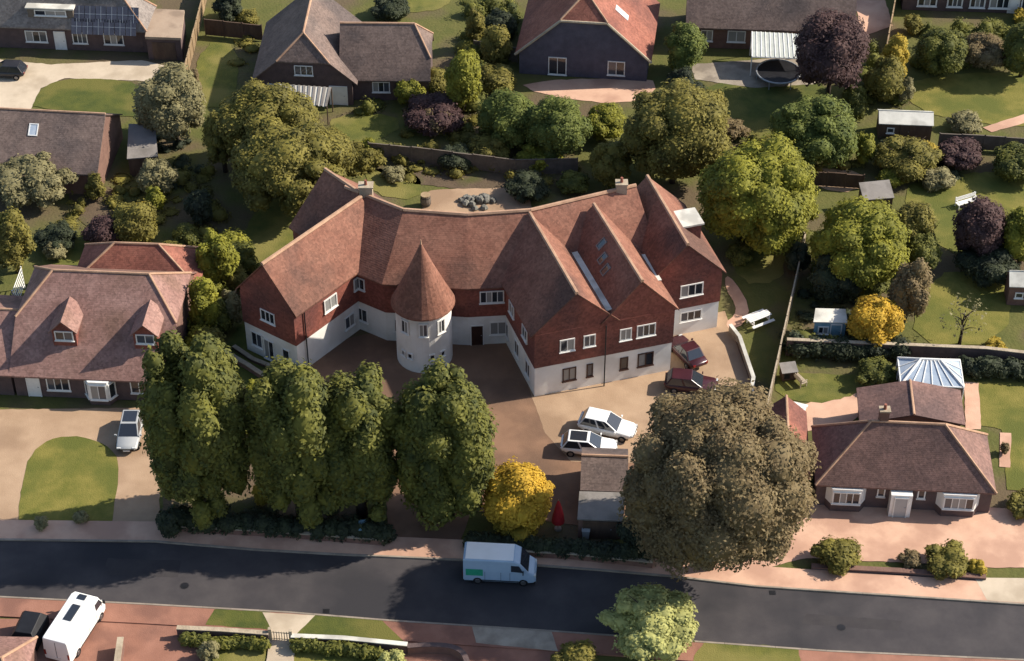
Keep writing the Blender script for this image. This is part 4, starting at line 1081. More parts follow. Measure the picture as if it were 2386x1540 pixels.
# ================================================================== SHEDS AND GARDEN THINGS
def gable_shed(A, B, Rp, ze, zr, label, wm, rm, name='garden_shed', group=None, door_s=.5):
    t_ = thing(name, label, 'shed', P((A[0]+B[0])/2, (A[1]+B[1])/2+20))
    fr = fb(A, B, Rp, ze, zr); t_.location = (fr.A+fr.B)/2
    bb = block(t_, fr, ze, zr, 'front', ((0, 1), (0, 1)), [(0, ze, wm, 0)], rm, over=.15, gover=.1, t=.07, ridge_r=.04, ridge_m=rm)
    a, b = bb['ins'][0], bb['ins'][1]; L = (xy(b)-xy(a)).length
    door(t_, a, b, L*door_s, 0, .8, min(1.75, ze-.1), 'wood_dark', frame=wm); window(t_, a, b, L*.22, .8, .7, .6, 1)
    return t_
gable_shed((2048, 288), (2176, 293), (2115, 259), 1.9, 2.6, 'garden shed with pale felt roof on the northern lawn', 'wood_dark', 'flat_pale')
gable_shed((2352, 668), (2470, 672), (2400, 632), 2.1, 3.0, 'shed with pale roof cut off by the right picture edge', 'brick', 'flat_pale')
t_ = thing('garden_shed', 'small shed with grey sloping roof above the yellow-green garden tree', 'shed', P(2045, 480))
q = [P(2012, 468, 1.9), P(2084, 462, 1.9), P(2072, 420, 2.3), P(2001, 427, 2.3)]; cq = sum((xy(x) for x in q), Vector())/4
MB().prism(q, UP*.08).build('roof', MATS['felt_grey'], t_); MB().prism([cq+(xy(x)-cq)*.93 for x in q], UP*1.88).build('wall', MATS['wood_dark'], t_)
a, b = cq+(xy(q[0])-cq)*.93, cq+(xy(q[1])-cq)*.93; door(t_, a, b, (b-a).length*.5, 0, .8, 1.7, 'wood_grey', frame='wood_dark')
t_ = thing('garden_shed', 'low pale blue summerhouse with flat whitish roof left of the golden tree', 'shed', P(1935, 770))
q = [P(1895, 752, 1.9), P(1975, 754, 1.9), P(1970, 722, 2.0), P(1900, 720, 2.0)]; cq = sum((xy(x) for x in q), Vector())/4
MB().prism(q, UP*.1).build('roof', MATS['flat_pale'], t_); MB().prism([cq+(xy(x)-cq)*.92 for x in q], UP*1.9).build('wall', MATS['blue_box'], t_)
a, b = cq+(xy(q[0])-cq)*.92, cq+(xy(q[1])-cq)*.92; window(t_, a, b, (b-a).length*.3, .7, .9, .8, 2); door(t_, a, b, (b-a).length*.7, 0, .8, 1.7, 'blue_box')
# front outbuilding beside the brown tree
OB = thing('outbuilding', 'small tiled outbuilding with pale lean-to roof beside the big brown tree', 'outbuilding', P(1410, 1200))
frO = fb((1352, 1142), (1462, 1146), (1406, 1062), 2.3, 3.7)
block(OB, frO, 2.3, 3.7, 'front', ((0, 1), (0, 1)), [(0, 2.3, 'brick', 0)], 'roof_brown', 'brick', over=.2)
q = [P(1345, 1212, 1.9), P(1452, 1216, 1.9), P(1458, 1150, 2.2), P(1350, 1147, 2.2)]
MB().prism(q, UP*.12).build('lean_to_roof', MATS['felt_grey'], OB); cq = sum((xy(x) for x in q), Vector())/4
lw = MB().prism([cq+(xy(x)-cq)*.95 for x in q], UP*1.9).build('lean_to_wall', MATS['brick'], OB)
a, b = cq+(xy(q[0])-cq)*.95, cq+(xy(q[1])-cq)*.95; door(OB, a, b, (b-a).length*.5, 0, 2.4, 1.75, 'wood_dark', frame='wood_dark')
# benches and tables
def bench(u, v, rz, label, m='upvc', L=1.8, table=False):
    t_ = thing('picnic_table' if table else 'garden_bench', label, 'table' if table else 'bench', P(u, v), R(rz))
    B_ = lambda lo, hi, nm: MB().box(lo, hi).build(nm, MATS[m], t_, off=(0,0,0))
    if table:
        for k in range(4): B_((-L/2, -.38+k*.2, .72), (L/2, -.22+k*.2, .76), 'slat')
        for s in (-1, 1):
            B_((-L/2, s*.75-.14, .42), (L/2, s*.75+.14, .46), 'seat')
            B_((s*L*.36-.05, -.8, .34), (s*L*.36+.05, .8, .415), 'beam'); B_((s*L*.36-.045, -.5, 0), (s*L*.36+.045, -.4, .715), 'leg'); B_((s*L*.36-.045, .4, 0), (s*L*.36+.045, .5, .715), 'leg')
    else:
        for k in range(4): B_((-L/2, -.25+k*.14, .42), (L/2, -.13+k*.14, .46), 'slat')
        for k in range(3): B_((-L/2, .31, .55+k*.14), (L/2, .35, .66+k*.14), 'back_slat')
        for s in (-1, 1):
            B_((s*L*.45-.04, -.25, 0), (s*L*.45+.04, -.17, .415), 'leg'); B_((s*L*.45-.04, .352, 0), (s*L*.45+.04, .42, .95), 'leg'); B_((s*L*.45-.04, -.25, .62), (s*L*.45+.04, .35, .67), 'armrest')
    return t_
bench(2252, 478, 25, 'white slatted garden bench behind the dark purple bush', L=2.2)
bench(1766, 752, 30, 'white picnic table on the grass beside the curved path', L=2.2, table=True)
bench(1853, 964, -20, 'white slatted table at the back end of the narrow garage', L=1.6, table=True)
bench(1862, 890, 120, 'cream garden bench beside the small dark hutch', 'stone_pale', L=1.5)
t_ = thing('hutch', 'small dark hutch with sloping lid on the bungalow lawn by the fence', 'hutch', P(1835, 880), R(10))
MB().box((-.6, -.45, .12), (.6, .45, .95)).build('body', MATS['wood_dark'], t_, off=(0,0,0)); MB().prism([(-.68, -.55, .952), (.68, -.55, .952), (.68, .52, 1.2), (-.68, .52, 1.2)], (0,0,.06)).build('lid', MATS['felt_grey'], t_, off=(0,0,0))
for x in (-.5, .5):
    for y in (-.38, .38): MB().box((x-.05, y-.05, 0), (x+.05, y+.05, .118)).build('leg', MATS['wood_dark'], t_, off=(0,0,0))
MB().box((-.45, -.47, .3), (.0, -.452, .8)).build('mesh_door', MATS['black_plastic'], t_, off=(0,0,0))
# patio rock pond and planter behind the main house
RP = thing('rockery', 'low mound of grey stones on the tan patio behind the main house', 'rockery', P(1112, 472))
c = P(1112, 472); rr = random.Random(4)
for k in range(26):
    a_ = rr.uniform(0, 6.28); q_ = rr.uniform(0, 1)**.6; p = c+Vector((1.45*q_*math.cos(a_), 1.1*q_*math.sin(a_), 0)); s = rr.uniform(.2, .42); zb_ = .35*(1-q_)
    mb = MB(); n0 = 6
    mb.rings([[(p.x+s*f*math.cos(6.283*j/n0+k)*rr.uniform(.75, 1.15), p.y+s*f*math.sin(6.283*j/n0+k)*rr.uniform(.75, 1.15), z*s*rr.uniform(.8, 1.1)+(zb_ if z else 0)) for j in range(n0)] for f, z in ((.95, 0), (1.05, .5), (.55, 1.1))])
    mb.build('stone', MATS['rock'], RP)
for (u, v, lab) in ((992, 478, 'upright wooden water butt at the left end of the rear patio'),):
    t_ = thing('water_butt', lab, 'barrel', P(u, v)); c = P(u, v)
    MB().rings([ring(c, .42, 0, 14), ring(c, .5, .55, 14), ring(c, .42, 1.15, 14)]).build('barrel', MATS['wood_grey'], t_); MB().rings([ring(c, .44, 1.152, 14), ring(c, .44, 1.2, 14)]).build('lid', MATS['wood_pale'], t_)
    for z in (.2, .9): MB().rings([ring(c, .475 if z < .5 else .465, z, 14), ring(c, .48 if z < .5 else .458, z+.06, 14)]).build('hoop', MATS['black_plastic'], t_)
# folded red parasol near the front hedge
PS = thing('parasol', 'folded red garden parasol between the golden tree and the small outbuilding', 'parasol', P(1300, 1232)); c = P(1300, 1232)
MB().tube(c, c+UP*3.1, .03, .03, 8).build('pole', MATS['wood_pale'], PS)
MB().rings([ring(c, .5, .8, 10), ring(c, .42, 1.5, 10), ring(c, .18, 2.6, 10), ring(c, .03, 3.0, 10)]).build('canopy', MATS['red_cloth'], PS)
MB().rings([ring(c, .3, 0, 12), ring(c, .26, .12, 12)]).build('base', MATS['concrete'], PS)
# white trellis at the left of the west bungalow
TRL = thing('trellis', 'white slatted pergola screen behind the left end of the west bungalow', 'trellis', P(45, 735)); a = P(38, 728); b = P(58, 672)
for x in (a, b): MB().tube(x, x+UP*2.4, .06, .06, 6).build('post', MATS['upvc'], TRL)
for k in range(6): MB().tube(a.lerp(b, 0)+UP*(.4+k*.36), b+UP*(.4+k*.36), .04, .04, 6).build('slat', MATS['upvc'], TRL)

# ================================================================== FENCES AND WALLS
fence([(428, 215), (478, 18), (486, -20)], 1.8, 'wood_pale', 'tall pale timber fence running up beside the flat-roofed garage')
fence([(1783, 985), (1858, 650), (1872, 585)], 1.9, 'stone_pale', 'long pale-topped boundary fence right of the main house drive')
fence([(1872, 585), (1800, 548)], 1.9, 'stone_pale', 'short return of pale boundary fence under the yellow-green tree')
fence([(860, 368), (960, 378), (1200, 408), (1345, 405)], 1.7, 'wood_grey', 'grey timber fence closing the garden behind the main house')
fence([(480, 82), (612, 95)], 1.8, 'wood_dark', 'dark timber fence left of the half-hipped house')
fence([(1105, 130), (1206, 146)], 1.7, 'wood_grey', 'short grey fence left of the dark gabled bungalow')
fence([(2062, 140), (2084, 20), (2090, -30)], 1.8, 'wood_pale', 'pale timber fence beside the top right gravel path')
fence([(2185, 345), (2290, 350), (2480, 362)], 1.6, 'wood_grey', 'grey timber fence dividing the right-hand lawns')
fence([(1885, 432), (2010, 440)], 1.5, 'wood_dark', 'dark fence piece behind the big yellow-green garden tree')
low_wall([(1830, 826), (2100, 838), (2290, 846), (2480, 868)], 1.7, .25, 'brick_dark', 'stone_pale', 'long garden wall with pale coping behind the conservatory')
low_wall([(1700, 772), (1722, 800), (1754, 895), (1748, 940)], .8, .22, 'stone_pale', 'flat_pale', 'low pale wall along the right side of the main drive')
low_wall([(520, 826), (575, 858), (632, 895)], .55, .3, 'brick', 'stone_pale', 'low terrace wall in front of the west wing')
low_wall([(545, 812), (590, 842), (640, 862)], .35, .28, 'brick', 'stone_pale', 'lower inner terrace kerb wall by the west wing')
fence([(502, 790), (528, 752), (560, 700)], 1.6, 'wood_pale', 'short pale fence at the corner of the west wing')
low_wall([(415, 1482), (520, 1487), (628, 1495)], .95, .28, 'brick_dark', 'stone_pale', 'front garden wall with pale coping left of the gate path')
low_wall([(680, 1500), (800, 1505), (950, 1520)], .9, .28, 'brick_dark', 'flat_pale', 'front garden wall with whitish coping right of the gate path')
low_wall([(950, 1522), (1000, 1518), (1060, 1522), (1088, 1545), (1090, 1590)], .8, .3, 'brick', 'brick_dark', 'curved brown brick wall at the bottom drive', soft=2)
low_wall([(380, 1236), (640, 1250), (895, 1270)], .7, .3, 'brick', 'stone_pale', 'low shaded front wall below the row of tall trees')
low_wall([(1090, 1290), (1330, 1302), (1520, 1322)], .7, .3, 'brick', 'stone_pale', 'low shaded front wall right of the drive entrance')
low_wall([(930, 368+60), (940, 370+60)], .3, .3, 'brick', 'stone_pale', 'stub of low brick edging on the rear lawn') if False else None
# gate of the southern path
GT = thing('garden_gate', 'small pale slatted gate across the southern garden path', 'gate', P(650, 1492)); a, b = P(634, 1492), P(676, 1496); d = (b-a)/7
for k in range(8): MB().tube(a+d*k+UP*.15, a+d*k+UP*(1.0), .035, .035, 6).build('bar', MATS['stone_pale'], GT)
for z in (.25, .9): MB().tube(a+UP*z, b+UP*z, .035, .035, 6).build('rail', MATS['stone_pale'], GT)
for x in (a-d*.5, b+d*.5): MB().box((x.x-.12, x.y-.12, 0), (x.x+.12, x.y+.12, 1.25)).build('gate_post', MATS['stone_pale'], GT)
# iron covers and gully grates in the road
def cover(u, v, label, grate=False):
    t_ = thing('drain_grate' if grate else 'manhole_cover', label, 'grate' if grate else 'manhole cover', P(u, v)); c = P(u, v)
    if grate:
        MB().box((c.x-.24, c.y-.22, .001), (c.x+.24, c.y+.22, .008)).build('frame', MATS['black_plastic'], t_)
        for k in range(5): MB().box((c.x-.2+k*.09, c.y-.18, .009), (c.x-.16+k*.09, c.y+.18, .02)).build('bar', MATS['tyre'], t_)
    else:
        MB().rings([ring(c, .36, .001, 16), ring(c, .36, .009, 16)]).build('frame', MATS['asphalt_patch'], t_); MB().rings([ring(c, .31, .0092, 16), ring(c, .31, .016, 16)]).build('lid', MATS['black_plastic'], t_)
cover(1960, 1462, 'round iron manhole cover in the sunlit right part of the road'); cover(430, 1365, 'round iron manhole cover in the left part of the road')
cover(1800, 1381, 'gully grate at the far kerb below the clipped bushes', True); cover(760, 1424, 'gully grate at the near kerb below the gate path', True)
# bottom left things
def bin_(u, v, label, m='black_plastic', rz=0, s=1.0):
    t_ = thing('wheelie_bin', label, 'bin', P(u, v), R(rz))
    MB().rings([[(-.22*s, -.26*s, .08), (.22*s, -.26*s, .08), (.22*s, .26*s, .08), (-.22*s, .26*s, .08)], [(-.29*s, -.33*s, .95*s), (.29*s, -.33*s, .95*s), (.29*s, .36*s, .95*s), (-.29*s, .36*s, .95*s)]]).build('body', MATS[m], t_, off=(0,0,0))
    MB().prism([(-.31*s, -.37*s, .955*s), (.31*s, -.37*s, .955*s), (.31*s, .38*s, 1.05*s), (-.31*s, .38*s, 1.05*s)], (0,0,.05)).build('lid', MATS[m], t_, off=(0,0,0))
    for x in (-.25, .25): MB().tube((x*s-.04, .3*s, .11), (x*s+.04, .3*s, .11), .11, .11, 10).build('wheel', MATS['tyre'], t_, off=(0,0,0))
bin_(845, 1252, 'pale blue recycling bin in the shade under the tall trees', 'blue_box', 10, 1.25)
bin_(1365, 1252, 'grey-blue bin in front of the pale lean-to roof', 'paint_silver', -5)
t_ = thing('covered_trailer', 'black covered trailer box left of the white camper van', 'trailer', P(74, 1490), R(80))
MB().rings([[(-1.3, -.95, .4), (1.3, -.95, .4), (1.3, .95, .4), (-1.3, .95, .4)], [(-1.3, -.98, 1.3), (1.3, -.98, 1.3), (1.3, .98, 1.3), (-1.3, .98, 1.3)], [(-1.0, -.6, 1.85), (1.0, -.6, 1.85), (1.0, .6, 1.85), (-1.0, .6, 1.85)]]).build('body', MATS['black_plastic'], t_, off=(0,0,0), bevel=.04)
for y in (-1.02, 1.02): wheel(t_, 0, y, .3, .18)
MB().tube((1.28, 0, .45), (2.1, 0, .45), .05, .05, 6).build('drawbar', MATS['alu'], t_, off=(0,0,0))
low_wall([(285, 1508), (278, 1560), (270, 1620)], 1.1, .35, 'brick', 'stone_pale', 'brick pier wall with pale top right of the white camper van')
t_ = thing('porch_roof', 'reddish tiled porch roof corner at the bottom left', 'porch', P(-30, 1570))
frP = fb((-200, 1640), (42, 1646), (-70, 1536), 2.3, 3.4); block(t_, frP, 2.3, 3.6, 'front', ((1.2, 0), (1.6, 0)), [(0, 2.3, 'brick', 0)], 'roof_left')

# ================================================================== VEHICLES
v1 = van(1166, 1340, -4, 'white-roofed delivery van with blue shade painted into its side, standing on the road', 'van_shade_blue', L=5.3, W=2.0, H=2.45, roof_m='paint_white', nose=.24)
MB().box((-2.45, -1.012, .9), (-1.2, -1.002, 1.55)).build('side_marking', MATS['sign_green'], v1, off=(0,0,0))
van(180, 1480, 72, 'white camper van with dark roof hatches parked on the southern drive', 'paint_white', L=5.6, W=2.05, H=2.45, skylights=((.35, .62, -.30, .30), (.72, .80, -.30, .30)), nose=.16, name='camper_van')
car(1415, 1005, -18, 'white hatchback parked farther from the road on the main forecourt', 'paint_white', 4.6, 1.85, 1.6)
car(1372, 1050, -7, 'white car with long dark glass roof parked beside the small outbuilding', 'paint_white', 4.4, 1.8, 1.5, glass_roof=True)
car(1610, 905, -8, 'dark maroon car half under the big brown tree', 'paint_maroon', 4.3, 1.78, 1.5)
car(1600, 832, 118, 'dark reddish saloon parked tight against the corner of the east gable', 'paint_maroon', 4.2, 1.75, 1.5, kind='saloon')
car(305, 1018, -90, 'silver car with dark glass roof parked before the west bungalow', 'paint_silver', 4.2, 1.8, 1.5, glass_roof=True)
car(14, 175, 175, 'dark car cut off by the left edge on the pale top-left drive', 'paint_dark', 4.2, 1.75, 1.45)
# ================================================================== TREES AND SHRUBS
# row of tall trees along the front
tree((340, 775, 582, 1240), 'leaf_deep', 'leftmost tall dense tree of the dark front row', trunk=.3, n=54, size=.34, ry=3.4, col=.55)
tree((578, 828, 800, 1245), 'leaf_deep', 'second tall tree from the left in the front row', trunk=.3, n=46, size=.36, ry=3.0, col=.55)
tree((735, 842, 930, 1230), 'leaf_deep', 'third tall tree from the left in the front row', trunk=.3, n=46, size=.36, ry=3.0, col=.55)
tree((924, 850, 1158, 1230), 'leaf_deep', 'rightmost tall rounded tree of the front row', trunk=.4, n=50, size=.34, ry=3.4, col=.6)
tree((1125, 1078, 1288, 1240), 'leaf_gold', 'golden yellow tree beside the red parasol', trunk=.4, n=20, size=.42)
tree((1466, 895, 1872, 1350), 'leaf_brown', 'huge brown thin-leaved tree covering the front right of the main drive', trunk=2.0, n=60, size=.30, limbs=12, flat=.5, leaf=.24)
tree((1400, 1368, 1642, 1535), 'leaf_pale', 'pale yellow-green round tree on the southern verge', trunk=.8, n=30, size=.36)
bush((1285, 1490, 1405, 1580), 'leaf_olive', 'olive bush left of the pale round tree on the southern verge')
# left gardens
tree((322, 155, 482, 325), 'leaf_khaki', 'greyish khaki tree right of the D-shaped front lawn', trunk=1.0, n=24, size=.40)
tree((512, 190, 740, 400), 'leaf_olive', 'broad olive tree in front of the corrugated canopy', trunk=1.2, n=32, size=.36)
tree((535, 270, 808, 505), 'leaf_olive', 'largest olive tree behind the west wing of the main house', trunk=1.2, n=38, size=.34)
tree((-25, 352, 175, 482), 'leaf_khaki', 'khaki round tree below the outbuilding roof at the left edge', trunk=.6, n=24, size=.40)
tree((322, 370, 412, 455), 'leaf_khaki', 'small khaki tree in the shaded left garden', trunk=.3, n=14)
bush((340, 430, 382, 500), 'leaf_lime', 'small pointed lime shrub below the small khaki tree')
tree((-20, 480, 76, 640), 'leaf_olive', 'upright olive conifer at the left picture edge', trunk=.2, n=20, ry=1.8)
bush((262, 468, 372, 575), 'leaf_olive', 'olive shrub with yellow top in the middle of the left garden')
bush((300, 468, 352, 505), 'leaf_yellow', 'yellow crown of a shrub in the left garden')
bush((192, 500, 285, 585), 'leaf_purple', 'dark purple bush beside the olive left garden shrub')
bush((75, 520, 190, 590), 'leaf_dark', 'low dark shrub behind the west bungalow')
bush((100, 560, 160, 610), 'leaf_khaki', 'small khaki shrub on the rear lawn of the west bungalow')
bush((72, 640, 100, 668), 'leaf_yellow', 'tiny yellow shrub behind the west bungalow ridge')
bush((200, 400, 245, 470), 'leaf_olive', 'olive shrub at the corner of the brown outbuilding')
tree((455, 535, 560, 690), 'leaf_lime', 'yellowish upright tree between west bungalow and main house', trunk=.3, n=18, ry=1.8)
bush((440, 640, 512, 800), 'leaf_lime', 'lime green upright shrub right of the west bungalow roof')
bush((506, 672, 566, 770), 'leaf_khaki', 'khaki shrub touching the left corner of the west wing')
bush((445, 755, 525, 860), 'leaf_olive', 'olive shrub behind the leftmost tall tree')
bush((556, 958, 612, 1010), 'leaf_lime', 'lime shrub showing between the first two tall trees')
bush((560, 880, 640, 935), 'leaf_lime', 'low lime shrub below the terrace wall')
bush((590, 1120, 640, 1180), 'leaf_yellow', 'small yellow shrub at the foot of the second tall tree')
bush((640, 850, 720, 900), 'leaf_dark', 'dark shrub at the white corner of the west wing')
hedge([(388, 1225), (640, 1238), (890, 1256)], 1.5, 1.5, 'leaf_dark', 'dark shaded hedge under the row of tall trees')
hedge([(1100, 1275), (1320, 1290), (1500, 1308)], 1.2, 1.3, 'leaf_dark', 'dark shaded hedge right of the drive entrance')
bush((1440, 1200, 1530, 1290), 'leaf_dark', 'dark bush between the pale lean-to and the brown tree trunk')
bush((1150, 1190, 1260, 1275), 'leaf_yellow', 'lower yellow-brown shrub under the golden tree')
# planted strip between the west bungalow and the main house
hedge([(548, 600), (505, 690), (478, 790), (462, 850)], 2.2, 2.6, 'leaf_lime', 'tall yellow-green hedge between the west bungalow and the main house')
bush((492, 600, 580, 700), 'leaf_olive', 'olive bush in the strip between the two left houses')
bush((462, 690, 540, 790), 'leaf_deep', 'deep green bush in the strip beside the west bungalow eave')
bush((520, 560, 600, 640), 'leaf_deep', 'green bush above the west wing roof corner')
bush((400, 520, 470, 580), 'leaf_deep', 'green shrub on the lawn behind the west bungalow')
bush((360, 560, 440, 612), 'leaf_olive', 'olive shrub above the rear extension of the west bungalow')
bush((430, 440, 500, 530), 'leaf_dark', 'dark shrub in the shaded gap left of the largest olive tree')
tree((475, 255, 560, 400), 'leaf_olive', 'olive side tree at the left of the broad olive tree', trunk=.3, n=18)
bush((700, 300, 820, 420), 'leaf_olive', 'olive bush at the right foot of the broad olive tree', n=14)
tree((1570, 200, 1700, 330), 'leaf_olive', 'rounded olive tree top right of the big olive-brown tree', trunk=.4, n=18)
tree((1760, 390, 1905, 560), 'leaf_lime', 'right-hand lower lobe tree beside the large yellow-green tree', trunk=.4, n=20)
bush((2100, 540, 2190, 640), 'leaf_deep', 'green bush right of the broad yellow-green tree')
bush((2040, 390, 2120, 440), 'leaf_lime', 'lime shrub above the small grey-roofed shed')
bush((2140, 395, 2230, 440), 'leaf_khaki', 'pale low shrub on the upper edge of the middle lawn')
bush((1010, 330, 1110, 400), 'leaf_dark', 'dark shrub below the brown-purple bush at the rear fence')
bush((1120, 60, 1190, 150), 'leaf_olive', 'olive bush between the slim shrub tree and the dark gabled bungalow')
bush((2440, 640, 2500, 700), 'leaf_deep', 'green bush outside the right edge') if False else None
# behind the main house
bush((918, 180, 990, 250), 'leaf_lime', 'bright lime bush at the end of the long side range')
bush((925, 210, 1092, 325), 'leaf_purple', 'brown-purple bush below the bright lime bush')
bush((980, 248, 1060, 320), 'leaf_brown', 'brown shrub in front of the brown-purple bush')
tree((1036, 112, 1124, 262), 'leaf_lime', 'tall narrow lime tree right of the long side range', trunk=.2, n=18, ry=1.8)
bush((975, 155, 1048, 225), 'leaf_olive', 'olive bush right of the bright lime bush')
tree((1085, 20, 1130, 110), 'leaf_olive', 'slim olive shrub tree at the top centre', trunk=.2, n=12)
bush((1130, 20, 1200, 95), 'leaf_dark', 'dark bush left of the dark gabled bungalow roof')
bush((1100, 150, 1215, 215), 'leaf_olive', 'low olive bush by the dark gabled bungalow wall')
tree((1112, 208, 1258, 345), 'leaf_green', 'left green shrub tree of the clump below the terrace', trunk=.2, n=20)
tree((1225, 222, 1372, 372), 'leaf_green', 'middle green shrub tree of the clump below the terrace', trunk=.2, n=22)
tree((1355, 238, 1460, 330), 'leaf_lime', 'right lighter shrub tree of the clump below the terrace', trunk=.2, n=16)
bush((1080, 310, 1200, 375), 'leaf_olive', 'sprawling olive shrub on the bank behind the rear fence')
bush((1200, 340, 1320, 385), 'leaf_lime', 'low yellowish ground shrub before the rear fence')
bush((800, 330, 900, 400), 'leaf_olive', 'olive shrub at the left end of the rear fence')
bush((840, 320, 880, 365), 'leaf_lime', 'small lime shrub at the rear fence end')
bush((1175, 410, 1290, 462), 'leaf_dark', 'grey-green shrub bed behind the rear patio')
bush((1290, 400, 1380, 450), 'leaf_deep', 'dark shrub behind the main ridge')
bush((885, 385, 950, 425), 'leaf_khaki', 'pale round shrub on the rear lawn')
tree((1452, 195, 1695, 435), 'leaf_olive', 'big olive-brown tree behind the east end of the main ridge', trunk=1.0, n=36, size=.35)
tree((1372, 330, 1478, 435), 'leaf_olive', 'smaller olive tree at the left foot of the big olive-brown tree', trunk=.3, n=16)
bush((1660, 272, 1750, 335), 'leaf_brown', 'tan shrub right of the big olive-brown tree')
tree((1545, 50, 1642, 168), 'leaf_green', 'round green tree between the red slope and the long house', trunk=.4, n=16)
bush((1553, 118, 1608, 172), 'leaf_lime', 'bright lime shrub below the round green tree')
bush((1552, 160, 1622, 232), 'leaf_dark', 'dark round shrub below the bright lime shrub')
tree((1632, 325, 1898, 590), 'leaf_lime', 'large bright yellow-green tree right of the east gable', trunk=1.0, n=40, size=.34)
tree((1798, 220, 1998, 395), 'leaf_green', 'round green tree below the purple tree', trunk=.6, n=28, size=.38)
bush((1984, 308, 2042, 385), 'leaf_lime', 'lime shrub at the right of the round green tree')
tree((1853, 28, 2026, 215), 'leaf_purple', 'dark purple copper-leaved tree in front of the long brown roof', trunk=1.6, n=26, size=.40)
tree((2052, 85, 2118, 195), 'leaf_yellow', 'orange-yellow upright tree beside the top right fence', trunk=.3, n=16)
bush((2018, 130, 2110, 245), 'leaf_olive', 'olive bush at the foot of the orange-yellow tree')
bush((2090, 180, 2130, 240), 'leaf_khaki', 'khaki shrub at the edge of the northern lawn')
tree((2138, 65, 2252, 178), 'leaf_deep', 'dark green rounded tree at the top of the northern lawn', trunk=.3, n=18)
tree((2235, 72, 2358, 165), 'leaf_brown', 'brownish round tree at the top of the northern lawn', trunk=.3, n=18)
tree((2338, 50, 2440, 180), 'leaf_deep', 'dark tree cut by the top right picture edge', trunk=.3, n=18)
bush((2355, 12, 2420, 60), 'leaf_yellow', 'yellow shrub in the top right corner')
bush((2105, 35, 2150, 80), 'leaf_olive', 'small olive shrub below the white-windowed house')
tree((1896, 462, 2122, 672), 'leaf_lime', 'broad yellow-green tree right of the boundary fence', trunk=.8, n=36, size=.35)
tree((2078, 468, 2182, 600), 'leaf_olive', 'olive tree touching the broad yellow-green tree', trunk=.3, n=18)
bush((2070, 590, 2168, 765), 'leaf_brown', 'tall brown clipped shrub left of the southern garden lawn', ry=1.6)
bush((1895, 590, 2015, 710), 'leaf_dark', 'dark bush under the broad yellow-green tree')
bush((1995, 620, 2080, 700), 'leaf_deep', 'dull green bush above the golden tree')
tree((2226, 460, 2346, 610), 'leaf_purple', 'dark purple round tree on the right-hand lawn', trunk=.3, n=20)
bush((2220, 570, 2390, 660), 'leaf_dark', 'dark low shrubs under the purple tree')
tree((2335, 480, 2440, 620), 'leaf_lime', 'yellow-green tree at the right edge beside the purple tree', trunk=.3, n=18)
tree((1976, 684, 2104, 808), 'leaf_gold', 'golden orange tree in the middle of the right gardens', trunk=.3, n=20)
tree((2190, 685, 2304, 790), 'leaf_khaki', 'thin see-through sapling standing on the southern garden lawn', trunk=1.4, n=8, size=.38, core=0, density=5, limbs=9)
tree((2030, 320, 2195, 415), 'leaf_olive', 'olive shrub clump below the shed on the northern lawn', trunk=.1, n=18)
bush((2130, 330, 2190, 390), 'leaf_yellow', 'yellow shrub in the clump below the shed')
tree((2178, 318, 2300, 400), 'leaf_purple', 'dark brown-purple shrub below the dividing fence', trunk=.1, n=16)
tree((2310, 325, 2440, 428), 'leaf_deep', 'green shrub tree at the right edge below the dividing fence', trunk=.1, n=16)
bush((2205, 268, 2300, 305), 'leaf_khaki', 'grey low shrub right of the shed on the northern lawn')
bush((1690, 560, 1760, 620), 'leaf_deep', 'dark shrub behind the east gable')
bush((1835, 560, 1890, 640), 'leaf_dark', 'dark shrub in the corner of the pale boundary fence')
hedge([(1840, 815), (1960, 830), (2090, 835)], 1.8, 1.7, 'leaf_dark', 'dark hedge behind the lawn of the hipped bungalow')
hedge([(2250, 868), (2480, 885)], 1.3, 1.4, 'leaf_dark', 'dark hedge along the wall right of the conservatory')
bush((1985, 845, 2100, 895), 'leaf_deep', 'green shrub left of the conservatory')
bush((2290, 790, 2350, 820), 'leaf_yellow', 'yellow shrub on the wall at the right')
# front of the right bungalow
bush((1888, 1262, 2012, 1322), 'leaf_olive', 'left clipped bush on the front boundary of the hipped bungalow')
bush((2092, 1280, 2150, 1325), 'leaf_brown', 'small brown bush in the front boundary of the hipped bungalow')
bush((2145, 1272, 2270, 1335), 'leaf_olive', 'largest clipped bush on the front boundary of the hipped bungalow')
bush((2255, 1300, 2300, 1340), 'leaf_yellow', 'small yellowish bush at the end of the front boundary')
bush((2335, 1140, 2440, 1210), 'leaf_olive', 'olive bush at the right corner of the hipped bungalow')
bush((2330, 1030, 2352, 1060), 'leaf_brown', 'small brown shrub at the side path of the hipped bungalow')
low_wall([(1890, 1325), (2100, 1336), (2296, 1350)], .35, .35, 'brick_dark', 'brick', 'low brown kerb wall under the clipped front bushes')
# front lawn of the west bungalow
bush((80, 1200, 112, 1236), 'leaf_khaki', 'small grey shrub at the left of the oval lawn')
bush((172, 1188, 206, 1222), 'leaf_khaki', 'spiky pale shrub in the middle of the oval lawn edge')
# southern front gardens
hedge([(435, 1500), (615, 1512)], .8, .9, 'leaf_deep', 'green hedge behind the left southern garden wall')
hedge([(690, 1515), (880, 1528)], .8, .9, 'leaf_deep', 'green hedge behind the right southern garden wall')
bush((462, 1490, 512, 1545), 'leaf_khaki', 'pale round shrub behind the left southern garden wall')
bush((880, 1510, 950, 1570), 'leaf_pale', 'white-flowering shrub at the bend of the southern wall')
